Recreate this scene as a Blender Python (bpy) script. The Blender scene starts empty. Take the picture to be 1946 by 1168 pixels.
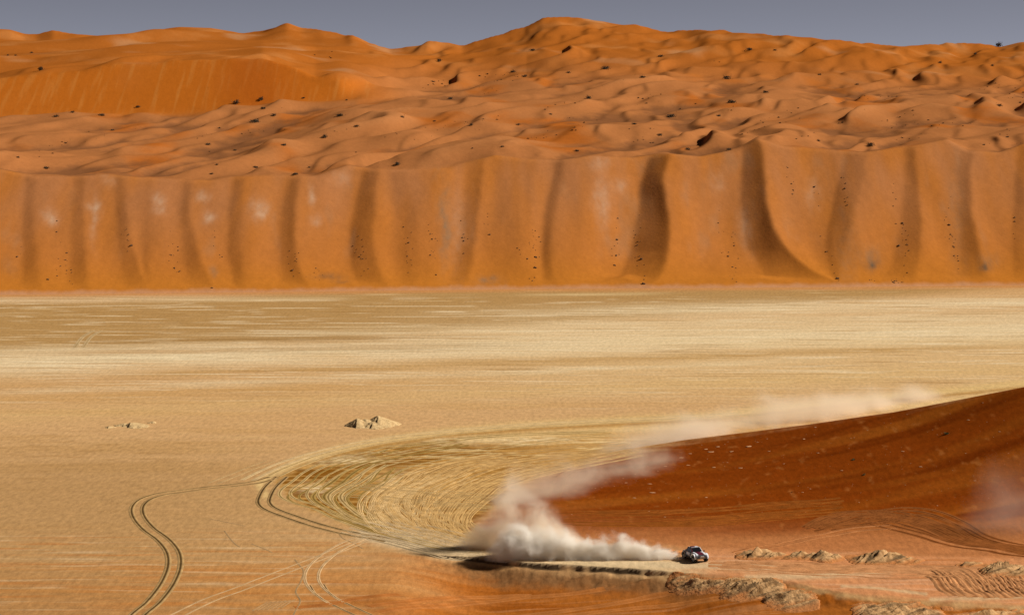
import bpy, bmesh, math, random
import numpy as np
from mathutils import Vector, Matrix
random.seed(7)
rng = np.random.RandomState(11)
C = bpy.context.scene.collection
S = bpy.context.scene

# ------------------------------------------------------------------ camera
W0, H0, FPX, HC = 1946.0, 1168.0, 3750.0, 62.0
TH = math.atan((584.0 - 200.0) / FPX)
CT, ST = math.cos(TH), math.sin(TH)
cd = bpy.data.cameras.new('camera')
cam = bpy.data.objects.new('camera', cd); C.objects.link(cam)
cam.location = (0, 0, HC); cam.rotation_euler = (math.radians(90) - TH, 0, 0)
cd.sensor_width = 36; cd.lens = 36 * FPX / W0; cd.clip_start = 1; cd.clip_end = 30000
S.camera = cam

def ray(px, py):
    px = np.asarray(px, float); py = np.asarray(py, float)
    v = 584.0 - py
    return px - 973.0, FPX * CT + v * ST, -FPX * ST + v * CT
def on_plane(px, py, z=0.0):
    dx, dy, dz = ray(px, py); t = (z - HC) / dz
    return dx * t, dy * t
def at_dist(px, py, d):
    dx, dy, dz = ray(px, py); t = d / dy
    return dx * t, d + 0 * t, HC + dz * t
def project(x, y, z):
    w = z - HC
    f = y * CT - w * ST; u = y * ST + w * CT
    return 973.0 + FPX * x / f, 584.0 - FPX * u / f

# ------------------------------------------------------------------ noise
_P = np.arange(256); np.random.RandomState(3).shuffle(_P); _P = np.concatenate([_P, _P, _P])
_A = np.random.RandomState(5).rand(256) * 2 * math.pi; _GX, _GY = np.cos(_A), np.sin(_A)
def pn(x, y, seed=0):
    x = np.asarray(x, float) + seed * 17.31; y = np.asarray(y, float) + seed * 9.77
    xi = np.floor(x).astype(np.int64); yi = np.floor(y).astype(np.int64)
    xf = x - xi; yf = y - yi; xi &= 255; yi &= 255
    u = xf * xf * xf * (xf * (xf * 6 - 15) + 10); v = yf * yf * yf * (yf * (yf * 6 - 15) + 10)
    def g(ix, iy, fx, fy):
        h = _P[_P[ix] + iy]; return _GX[h] * fx + _GY[h] * fy
    a = g(xi, yi, xf, yf); b = g(xi + 1, yi, xf - 1, yf)
    c = g(xi, yi + 1, xf, yf - 1); d = g(xi + 1, yi + 1, xf - 1, yf - 1)
    return 1.45 * ((a + u * (b - a)) + v * ((c + u * (d - c)) - (a + u * (b - a))))
def fbm(x, y, o=4, seed=0, gain=.5):
    s = 0; a = 1; n = 0
    for i in range(o):
        s = s + a * pn(x * 2 ** i, y * 2 ** i, seed + i * 3); n += a; a *= gain
    return s / n
def ridged(x, y, o=3, seed=0):
    s = 0; a = 1; n = 0
    for i in range(o):
        s = s + a * (1 - np.abs(pn(x * 2 ** i, y * 2 ** i, seed + i * 5)) * 1.6); n += a; a *= .5
    return s / n
def sst(a, b, x):
    t = np.clip((x - a) / (b - a), 0, 1); return t * t * (3 - 2 * t)
def lerp(a, b, t): return a + (b - a) * t
def interp(x, pts, i=1):
    return np.interp(x, [p[0] for p in pts], [p[i] for p in pts])
def poly_sd(px, py, poly):
    """signed distance to a polygon, positive inside"""
    d = np.full(px.shape, 1e18); ins = np.zeros(px.shape, bool); n = len(poly)
    for i in range(n):
        ax, ay = poly[i]; bx, by = poly[(i + 1) % n]
        ex, ey = bx - ax, by - ay
        t = np.clip(((px - ax) * ex + (py - ay) * ey) / (ex * ex + ey * ey), 0, 1)
        d = np.minimum(d, (px - ax - t * ex) ** 2 + (py - ay - t * ey) ** 2)
        c = ((ay > py) != (by > py)) & (px < ex * (py - ay) / (ey if ey else 1e-9) + ax)
        ins ^= c
    return np.sqrt(d) * np.where(ins, 1, -1)
def lin(r, g, b):
    return np.array([((c / 255 + .055) / 1.055) ** 2.4 if c > 10 else c / 255 / 12.92 for c in (r, g, b)])
def mix(col, c, m):
    return col + (np.asarray(c) - col) * m[..., None]

# ------------------------------------------------------------------ mesh / material helpers
def grid_mesh(name, X, Y, Z, col, mat, smooth=True):
    nr, nc = X.shape
    me = bpy.data.meshes.new(name)
    v = np.stack([X, Y, Z], -1).reshape(-1, 3).astype(np.float32)
    i = (np.arange(nr - 1)[:, None] * nc + np.arange(nc - 1)[None]).reshape(-1)
    q = np.stack([i, i + 1, i + nc + 1, i + nc], -1).astype(np.int32)
    me.vertices.add(len(v)); me.vertices.foreach_set('co', v.ravel())
    me.loops.add(q.size); me.loops.foreach_set('vertex_index', q.ravel())
    me.polygons.add(len(q)); me.polygons.foreach_set('loop_start', np.arange(0, q.size, 4, dtype=np.int32))
    me.polygons.foreach_set('use_smooth', np.full(len(q), smooth))
    if col is not None:
        a = me.color_attributes.new('sand', 'FLOAT_COLOR', 'POINT')
        c4 = np.ones((len(v), 4), np.float32); c4[:, :3] = np.clip(col.reshape(-1, 3), .001, .9)
        a.data.foreach_set('color', c4.ravel())
    me.update(); me.materials.append(mat)
    o = bpy.data.objects.new(name, me); C.objects.link(o); return o

def nodes(mat):
    mat.use_nodes = True; nt = mat.node_tree
    return nt, nt.nodes, nt.links
def N(nt, t, **kw):
    n = nt.nodes.new(t)
    for k, v in kw.items():
        if k.startswith('i_'): n.inputs[k[2:]].default_value = v
        else: setattr(n, k, v)
    return n

def sand_material(name, grain, bump, scl=(1, 1, 1), rough=.95, fine=1.2, bdist=.06):
    m = bpy.data.materials.new(name); nt, ns, L = nodes(m)
    b = ns['Principled BSDF']; b.inputs['Roughness'].default_value = rough
    b.inputs['Specular IOR Level'].default_value = 0
    at = N(nt, 'ShaderNodeAttribute', attribute_name='sand')
    geo = N(nt, 'ShaderNodeTexCoord')
    mp = N(nt, 'ShaderNodeMapping'); mp.inputs['Scale'].default_value = scl
    L.new(geo.outputs['Object'], mp.inputs['Vector'])
    n1 = N(nt, 'ShaderNodeTexNoise'); n1.inputs['Scale'].default_value = fine; n1.inputs['Detail'].default_value = 6
    n1.inputs['Roughness'].default_value = .7
    L.new(mp.outputs[0], n1.inputs['Vector'])
    mr = N(nt, 'ShaderNodeMapRange'); mr.inputs['From Min'].default_value = .25; mr.inputs['From Max'].default_value = .75
    mr.inputs['To Min'].default_value = 1 - grain; mr.inputs['To Max'].default_value = 1 + grain
    L.new(n1.outputs['Fac'], mr.inputs['Value'])
    mu = N(nt, 'ShaderNodeVectorMath', operation='SCALE')
    L.new(at.outputs['Color'], mu.inputs[0]); L.new(mr.outputs[0], mu.inputs['Scale'])
    L.new(mu.outputs[0], b.inputs['Base Color'])
    n2 = N(nt, 'ShaderNodeTexNoise'); n2.inputs['Scale'].default_value = fine * 1.3; n2.inputs['Detail'].default_value = 5
    L.new(geo.outputs['Object'], n2.inputs['Vector'])
    bp = N(nt, 'ShaderNodeBump'); bp.inputs['Strength'].default_value = bump; bp.inputs['Distance'].default_value = bdist
    L.new(n2.outputs['Fac'], bp.inputs['Height']); L.new(bp.outputs[0], b.inputs['Normal'])
    return m

def plain(name, col, rough=.6, metal=0., spec=.4, vary=.12, scale=6., coat=0.):
    m = bpy.data.materials.new(name); nt, ns, L = nodes(m); b = ns['Principled BSDF']
    b.inputs['Roughness'].default_value = rough; b.inputs['Metallic'].default_value = metal
    b.inputs['Specular IOR Level'].default_value = spec; b.inputs['Coat Weight'].default_value = coat
    tc = N(nt, 'ShaderNodeTexCoord'); n = N(nt, 'ShaderNodeTexNoise'); n.inputs['Scale'].default_value = scale
    n.inputs['Detail'].default_value = 4; L.new(tc.outputs['Object'], n.inputs['Vector'])
    r = N(nt, 'ShaderNodeValToRGB')
    r.color_ramp.elements[0].position = .3; r.color_ramp.elements[1].position = .7
    r.color_ramp.elements[0].color = (*[c * (1 - vary) for c in col], 1)
    r.color_ramp.elements[1].color = (*[min(1, c * (1 + vary)) for c in col], 1)
    L.new(n.outputs['Fac'], r.inputs['Fac']); L.new(r.outputs[0], b.inputs['Base Color'])
    return m

def tag(o, label=None, cat=None, group=None, kind=None):
    if label: o['label'] = label
    if cat: o['category'] = cat
    if group: o['group'] = group
    if kind: o['kind'] = kind
    return o

# ------------------------------------------------------------------ world + sun
SUN_EL, SUN_AZ = math.radians(35), math.radians(6)     # azimuth from +X towards +Y
w = bpy.data.worlds.new('World'); S.world = w; w.use_nodes = True
nt = w.node_tree; bg = nt.nodes['Background']
sky = nt.nodes.new('ShaderNodeTexSky'); sky.sky_type = 'NISHITA'; sky.sun_disc = False
sky.sun_elevation = SUN_EL; sky.sun_rotation = math.pi / 2 - SUN_AZ
sky.altitude = 15500; sky.air_density = 1.0; sky.dust_density = 1.0; sky.ozone_density = 1.0
hs = nt.nodes.new('ShaderNodeHueSaturation'); hs.inputs['Saturation'].default_value = .30; hs.inputs['Hue'].default_value = .525
nt.links.new(sky.outputs[0], hs.inputs['Color']); nt.links.new(hs.outputs[0], bg.inputs['Color'])
bg.inputs['Strength'].default_value = .05
sl = bpy.data.lights.new('sun', 'SUN'); sl.energy = 5.0; sl.angle = math.radians(.5); sl.color = (1, .95, .87)
so = bpy.data.objects.new('sun', sl); C.objects.link(so)
sd = Vector((math.cos(SUN_EL) * math.cos(SUN_AZ), math.cos(SUN_EL) * math.sin(SUN_AZ), math.sin(SUN_EL)))
so.rotation_euler = sd.to_track_quat('Z', 'Y').to_euler(); so.location = sd * 3000
S.view_settings.view_transform = 'Standard'; S.view_settings.look = 'None'
S.view_settings.exposure = .36; S.view_settings.gamma = 1
S.cycles.volume_bounces = 6; S.cycles.max_bounces = 10; S.cycles.volume_step_rate = .25

# ================================================================== GROUND (playa, bench, scarp, red dune)
EDGE = [(640, 1030), (740, 1046), (800, 1051), (870, 1056), (940, 1060), (1000, 1067), (1060, 1071),
        (1150, 1076), (1230, 1080), (1300, 1088), (1345, 1091), (1420, 1096), (1480, 1102), (1530, 1112),
        (1600, 1128), (1680, 1136), (1800, 1143), (1946, 1150), (2300, 1170)]
ex, ey = on_plane([p[0] for p in EDGE], [p[1] for p in EDGE], 0)
ex = np.concatenate([[-400], ex, [400]]); ey = np.concatenate([[ey[0] + 2], ey, [ey[-1]]])
def drop_d(x):
    q = 973 + x * FPX / 271.0
    return 2.6 * sst(740, 960, q) * lerp(1, .55, sst(1240, 1420, q)), lerp(.19, .02, sst(1230, 1330, q)), lerp(4.6, 8.0, sst(1230, 1400, q))
CREST = [(900, 968, 306, 0), (960, 935, 316, 0), (1020, 905, 330, .1), (1100, 880, 341, .3), (1190, 860, 349, .7), (1300, 836, 354, 0), (1420, 821, 353, 0),
         (1540, 806, 351, 0), (1700, 783, 348, 0), (1820, 760, 345.5, 0), (1946, 735, 343, 0), (2300, 665, 343, 0), (2700, 590, 343, 0)]
ccx, ccy, ccz = [], [], []
for px, py, d, z in CREST:
    a = at_dist(px, py, d); ccx.append(float(a[0])); ccy.append(d); ccz.append(z if z or px < 1000 else float(a[2]))
print('crest z', [round(c, 2) for c in ccz])
FOOT = [(900, 985), (960, 1000), (1080, 1008), (1200, 1012), (1450, 1022), (1700, 1036), (1946, 1046), (2400, 1060)]
ffx, ffy = on_plane([p[0] for p in FOOT], [p[1] for p in FOOT], 0)

def edge_y(x):
    j = fbm(x / 7.5, x * 0 + 3.3, 3, 40) * .6 + pn(x / .9, x * 0 + 9, 7) * .12
    return np.interp(x, ex, ey) + j * np.interp(x, [-20, -8], [.2, 1])

def ground_h(x, y, fine=True):
    x = np.asarray(x, float); y = np.asarray(y, float)
    z = .05 * fbm(x / 14, y / 14, 3, 1)
    # red dune
    yc = np.interp(x, ccx, ccy); H = np.interp(x, ccx, ccz); yf = np.interp(x, ffx, ffy)
    t = (y - yf) / np.maximum(yc - yf, 5)
    tn = np.clip(t, 0, 1)
    near = H * (.75 * tn ** 1.25 + .25 * sst(0, 1, tn))
    far = H - (y - yc) * np.minimum(.5, .10 + .5 * sst(0, 6, y - yc))
    dune = np.where(y < yc, near, np.maximum(far, 0))
    on = sst(-.05, .2, t) * (y < yc + 40)
    dune = dune + on * np.clip(H / 6 + .15, 0, 1) * (.55 * fbm(x / 50, (y - x * .30) / 14, 2, 12) + .05 * fbm(x / 12, (y - x * .28) / 3, 3, 15)) * sst(1.05, .9, t)
    z = z + dune
    # bench undulation on the right, south of the dune foot
    bench = sst(1300, 1450, project(x, y, 0 * x)[0]) * sst(yf + 6, yf, y)
    z = z + bench * (.35 * fbm(x / 16, (y - .15 * x) / 5, 3, 22) + .1)
    # scarp
    e = edge_y(x); s = e - y
    D, k, ls = drop_d(x)
    dn = k * sst(0, .45, s) + (1 - k) * (1 - np.exp(-np.maximum(s, 0) / ls))
    butt = np.maximum(0, ridged((x + 1.5 * s) / 15, s / 60 + x * .01, 3, 33) - .62) * 2.2 * np.interp(x, [on_plane(1230, 1080)[0], on_plane(1330, 1090)[0]], [1, 0])
    dn = dn * (1 - .55 * np.clip(butt, 0, 1) * sst(7, 0, s) * (s > 0))
    z = z - D * dn - np.minimum(np.maximum(s, 0) * .018, .6) * np.clip(D / 1.5, 0, 1)
    low = sst(.5, 6, s) * np.clip(D, 0, 1)
    z = z + low * (.35 * fbm(x / 30 + y / 50, (y + .1 * x) / 7, 3, 44)) + sst(.3, 1.5, s) * sst(8, 3, s) * np.clip(D, 0, 1) * .18 * fbm(x / 1.6, y / 1.6, 3, 47)
    return z

# rows and columns of the ground sheet (finer near, coarser far)
ys = [222.0]
while ys[-1] < 720:
    y = ys[-1]; ys.append(y + (.23 if y < 290 else .36 if y < 372 else .36 + (y - 372) * .006))
ys = np.array(ys)
kk = np.linspace(-.40, .40, 1500)
Yg = np.repeat(ys[:, None], len(kk), 1); Xg = Yg * kk[None]
Zg = ground_h(Xg, Yg)
PX, PY = project(Xg, Yg, Zg)
# --- base colour of the ground (sand kinds, salt, gravel; shade painted in at and below the scarp edge)
A = .80
def tone(r, g, b, k=A): return lin(r, g, b) * k
nz = fbm(Xg / 60, Yg / 9, 4, 60); nz2 = fbm(Xg / 25, Yg / 2.6, 4, 66); nf = fbm(Xg / 3, Yg / 3, 3, 71)
PYs = PY + (PX - 973) * .012                      # the bands dip slightly to the left
PYw = PYs + nz * 7 + nz2 * 4
col = np.zeros(Xg.shape + (3,)) + tone(208, 164, 113)
col = mix(col, tone(201, 155, 97), sst(-.2, .7, nz) * .7)
col = mix(col, tone(217, 179, 122), sst(.05, .8, nz2) * .5)
col = mix(col, tone(222, 189, 138), sst(560, 640, PY) * sst(800, 690, PY + nz * 15) * sst(200, 1300, PX) * .55)
streak = fbm(Xg / 90, Yg / 3.0, 4, 80)
streak2 = fbm(Xg / 50, Yg / 1.4, 4, 85)
# far brown gravel belt
brown = sst(650, 632, PYw + np.interp(PX, [0, 600, 1000, 1946], [-18, 0, 22, 85]))
col = mix(col, tone(176, 136, 82), brown * .85)
col = mix(col, tone(222, 190, 140), brown * sst(.25, .6, streak2) * .8)
# pale belts
def belt(y0, y1, s, c, st, wob=1.0, x0=-500, x1=2500, fx=150):
    yb = np.interp(PX, [0, 1946], [y0, y1]) + (nz * 5 + streak * 6) * wob
    m = np.exp(-((PY - yb) / s) ** 2) * sst(x0 - fx, x0 + fx, PX) * sst(x1 + fx, x1 - fx, PX)
    m = m * np.clip(.75 + streak2 * 1.1, 0, 1.2) * st
    return mix(col, c, np.clip(m, 0, 1))
salt = tone(232, 208, 166)
col = belt(690, 625, 22, salt, 1.1)
col = belt(745, 668, 5, salt, .55, x0=0, x1=1500)
col = belt(640, 618, 3, salt, .8, x0=400, x1=1300)
col = belt(672, 640, 5, tone(150, 105, 45), .5, x0=100, x1=1000)
col = belt(652, 625, 4, tone(150, 108, 52), .75, x0=200, x1=900)
col = belt(722, 655, 6, tone(176, 130, 62), .6, x0=250, x1=2000)
col = belt(668, 610, 5, salt, .6, x0=-100, x1=500)
col = belt(615, 575, 12, salt, .9, x0=1000, x1=2500, fx=400)
col = belt(640, 600, 9, salt, .6, x0=700, x1=2500, fx=400)
col = belt(660, 648, 9, tone(226, 196, 148), .7, x0=1100, x1=2500, fx=300)
col = belt(790, 700, 14, tone(216, 178, 118), .5)
col = belt(760, 680, 8, tone(196, 148, 80), .4, x0=-100, x1=900)
col = belt(575, 553, 3.0, tone(224, 196, 150), .9, .15, x0=300, x1=650, fx=60)
col = belt(571, 540, 6.5, tone(225, 192, 148), 1.0, .15, x0=-600, x1=420, fx=260)
col = belt(572, 550, 2.4, tone(222, 192, 140), .8, .15, x0=1000, x1=1250, fx=60)
mid = sst(556, 575, PY) * sst(800, 700, PY)
col = mix(col, tone(236, 212, 172), sst(.16, .42, fbm(Xg / 45, (Yg + 2.2 * nz) / 1.9, 4, 87)) * mid * .75)
col = mix(col, tone(160, 116, 60), sst(.20, .5, fbm(Xg / 50, (Yg + 2.2 * nz) / 1.7, 4, 89)) * mid * .6)
# sand blown out from the dune foot
col = mix(col, tone(205, 140, 84), sst(11, 3, PY - np.interp(PX, [0, 500, 1000, 1400, 1946], [558, 553, 547, 545, 540]) + nz * 3) * .75)
# darker gravel texture, left
grav = sst(0, .55, fbm(Xg / 9, Yg / 3, 4, 91)) * sst(620, 200, PX) * sst(800, 850, PY) * sst(1030, 960, PY)
col = mix(col, tone(160, 116, 62), grav * .5)
col = mix(col, tone(182, 140, 90), sst(1000, 200, PX) * sst(800, 920, PY + nz * 40) * .8)
col = mix(col, tone(176, 122, 68), sst(1040, 1150, PY + nz * 30) * sst(1000, 700, PX) * .6)
# orange film over the lower left
orange = sst(1010, 1110, PY + nz * 30) * sst(1300, 500, PX) * sst(-.5, .25, streak + .25 * nz2 + (PX - 420) / 900)
col = mix(col, tone(196, 134, 72), np.clip(orange, 0, 1) * .85)
ors = sst(.02, .35, fbm(Xg / 22, Yg / 2.0, 4, 95)) * sst(990, 1040, PY) * sst(900, 650, PX)
col = mix(col, tone(190, 122, 62), ors * .55)
col = mix(col, tone(216, 182, 138), sst(.1, .45, fbm(Xg / 20, Yg / 1.8, 4, 98)) * sst(985, 1040, PY) * sst(780, 600, PX) * .5)
# the turning fan
FAN = [(520, 915), (560, 885), (650, 855), (800, 832), (1000, 815), (1250, 803), (1500, 792), (1560, 800), (1350, 830), (1190, 855), (1020, 905),
       (950, 960), (900, 1005), (930, 1050), (820, 1046), (720, 1020), (640, 990), (560, 955)]
fsd = poly_sd(PX, PY, FAN) + nf * 8
fan = sst(-6, 10, fsd)
col = mix(col, tone(196, 146, 72), fan * .8)
FO = np.minimum(sst(0, 12, fsd), sst(115, 25, fsd)) * sst(-.25, .25, fbm(Xg / 12, Yg / 2, 4, 101) + .1) * sst(1150, 850, PX)
col = mix(col, tone(132, 82, 18), FO * .95)
wh = sst(.05, .35, fbm(Xg / 14, Yg / 1.6, 4, 104)) * fan * sst(900, 870, PY + 0 * nz) * sst(820, 840, PY)
col = mix(col, tone(232, 200, 142), wh * .85)
for (cx, cy, rx, ry) in ((600, 928, 34, 10), (770, 912, 42, 14), (645, 872, 60, 8), (960, 835, 160, 8), (790, 980, 30, 12)):
    m = np.exp(-((PX - cx) / rx) ** 2 - ((PY - cy) / ry) ** 2) * np.clip(.6 + 1.6 * fbm(Xg / 3, Yg / 1.2, 4, 107), 0, 1)
    col = mix(col, tone(238, 212, 164), m)
# the course round the bend: two pale bands and a brown line between
def line_mask(pts, s, nx=.0):
    d = np.full(PX.shape, 1e9)
    for (ax, ay), (bx, by) in zip(pts[:-1], pts[1:]):
        e1, e2 = bx - ax, by - ay
        t = np.clip(((PX - ax) * e1 + (PY - ay) * e2) / (e1 * e1 + e2 * e2), 0, 1)
        d = np.minimum(d, np.hypot(PX - ax - t * e1, (PY - ay - t * e2)))
    return np.exp(-((d + nf * nx) / s) ** 2)
RIM = [(505, 940), (492, 920), (520, 900), (570, 875), (640, 855), (720, 838), (850, 820), (1000, 808), (1150, 800), (1350, 790), (1550, 768), (1750, 748), (1950, 728)]
col = mix(col, tone(220, 184, 124), line_mask(RIM, 8) * .95)
col = mix(col, tone(226, 190, 132), line_mask([(p[0] + 30, p[1] + 16) for p in RIM[6:]], 7, 3) * .8)
col = mix(col, tone(168, 118, 48), line_mask([(p[0] + 8, p[1] + 7) for p in RIM[2:]], 3, 2) * .6)
# bench where the car drives: pale beaten lane
LANE = [(690, 1015), (760, 1032), (850, 1048), (950, 1055), (1050, 1063), (1150, 1069), (1300, 1074), (1420, 1076), (1490, 1078)]
col = mix(col, tone(216, 188, 146), np.clip(line_mask(LANE, 11, 4) * 1.15, 0, 1))
# reddish ground: dune and pink bench
RED = [(1025, 905), (1105, 879), (1190, 860), (1300, 837), (1420, 820), (1540, 803), (1700, 779), (1820, 755), (1946, 728), (2600, 600), (2600, 1100),
       (1946, 1070), (1500, 1050), (1250, 1045), (1100, 1035), (960, 1035), (880, 1012), (930, 975), (985, 935)]
rsd = poly_sd(PX, PY, RED) + nf * 8 + nz2 * 10
redm = sst(-16, 22, rsd + 12 * sst(1200, 1400, PX))
yc = np.interp(Xg, ccx, ccy); redm = redm * (Yg < yc + 10)
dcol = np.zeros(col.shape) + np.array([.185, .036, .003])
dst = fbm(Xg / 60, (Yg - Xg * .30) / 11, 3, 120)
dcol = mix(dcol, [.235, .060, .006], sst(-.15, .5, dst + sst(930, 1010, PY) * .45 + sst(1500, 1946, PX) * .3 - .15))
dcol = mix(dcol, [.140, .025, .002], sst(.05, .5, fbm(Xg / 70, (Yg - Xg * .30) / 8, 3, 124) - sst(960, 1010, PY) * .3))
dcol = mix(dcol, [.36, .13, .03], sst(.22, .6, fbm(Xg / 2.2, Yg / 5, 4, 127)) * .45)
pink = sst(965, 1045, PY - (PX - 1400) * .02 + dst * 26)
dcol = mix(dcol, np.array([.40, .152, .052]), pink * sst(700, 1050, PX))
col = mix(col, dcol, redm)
BEN = [(1100, 1050), (1350, 1042), (1500, 1045), (1946, 1060), (2600, 1080), (2600, 1250), (1946, 1152), (1650, 1136), (1520, 1112), (1300, 1092), (1180, 1078)]
bm_ = sst(-5, 8, poly_sd(PX, PY, BEN) + nf * 6) * sst(1250, 1360, PX)
bcol = mix(np.zeros(col.shape) + np.array([.50, .21, .085]), [.56, .29, .15], sst(0, .5, fbm(Xg / 22, Yg / 2.5, 4, 130)))
bcol = mix(bcol, [.42, .15, .045], sst(.05, .5, fbm(Xg / 18, Yg / 2.2, 4, 133)))
col = mix(col, bcol, bm_ * (1 - .8 * line_mask(LANE, 9, 4)))
for pts, s in (([(1420, 1097), (1560, 1093), (1690, 1083)], 7), ([(1600, 1113), (1680, 1118), (1760, 1128)], 3), ([(1770, 1138), (1946, 1133)], 4)):
    col = mix(col, tone(212, 178, 134), line_mask(pts, s, 3) * .8)
# low sand in front of the scarp
Eg = edge_y(Xg); sg = Eg - Yg
lowm = sst(.2, 2.5, sg + nf * 1.2) * sst(640, 1000, PX + nz * 160 + nz2 * 90 + (PY - 1060) * 1.0)
lcol = mix(np.zeros(col.shape) + np.array([.32, .098, .015]), [.26, .070, .008], sst(-.1, .5, fbm(Xg / 30, (Yg + Xg * .12) / 4, 4, 140)))
lcol = mix(lcol, [.38, .15, .05], sst(.12, .5, fbm(Xg / 25, (Yg - Xg * .16) / 1.6, 4, 143)) * .8)
lcol = mix(lcol, [.19, .098, .040], sst(9, 2.0, sg + nf * 3) * sst(780, 900, PX) * sst(1420, 1300, PX) * .85)  # talus tone darkened to carry the slope's shade
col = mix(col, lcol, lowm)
crust = sst(.55, .2, np.abs(sg - .3)) * sst(760, 830, PX) * sst(1340, 1260, PX)  # crust mask: the overhang's dark shadow line, painted into the ground colour
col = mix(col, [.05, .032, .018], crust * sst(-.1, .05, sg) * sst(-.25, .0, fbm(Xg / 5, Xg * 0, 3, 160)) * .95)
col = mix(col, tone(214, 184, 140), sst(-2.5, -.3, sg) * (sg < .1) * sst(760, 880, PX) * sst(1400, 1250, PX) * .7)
# scattered grit
grit = fbm(Xg / .7, Yg / 2.4, 2, 150)
col = col * (1 + .24 * grit)[..., None] * (1 + .10 * fbm(Xg / 4, Yg / 2, 3, 153))[..., None]
m_ground = sand_material('playa_sand', .24, .25, (1, .35, 1), fine=4.5)
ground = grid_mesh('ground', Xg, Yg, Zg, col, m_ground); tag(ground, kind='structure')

# plain desert floor out to the horizon, under everything
def wide_sheet():
    gx = np.linspace(-12000, 12000, 60); gy = np.linspace(-9000, 16000, 60)
    X, Y = np.meshgrid(gx, gy); Z = np.full(X.shape, -9.0)
    c = np.zeros(X.shape + (3,)) + tone(205, 160, 100)
    o = grid_mesh('desert_floor', X, Y, Z, c, m_ground); tag(o, kind='structure')
wide_sheet()

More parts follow.
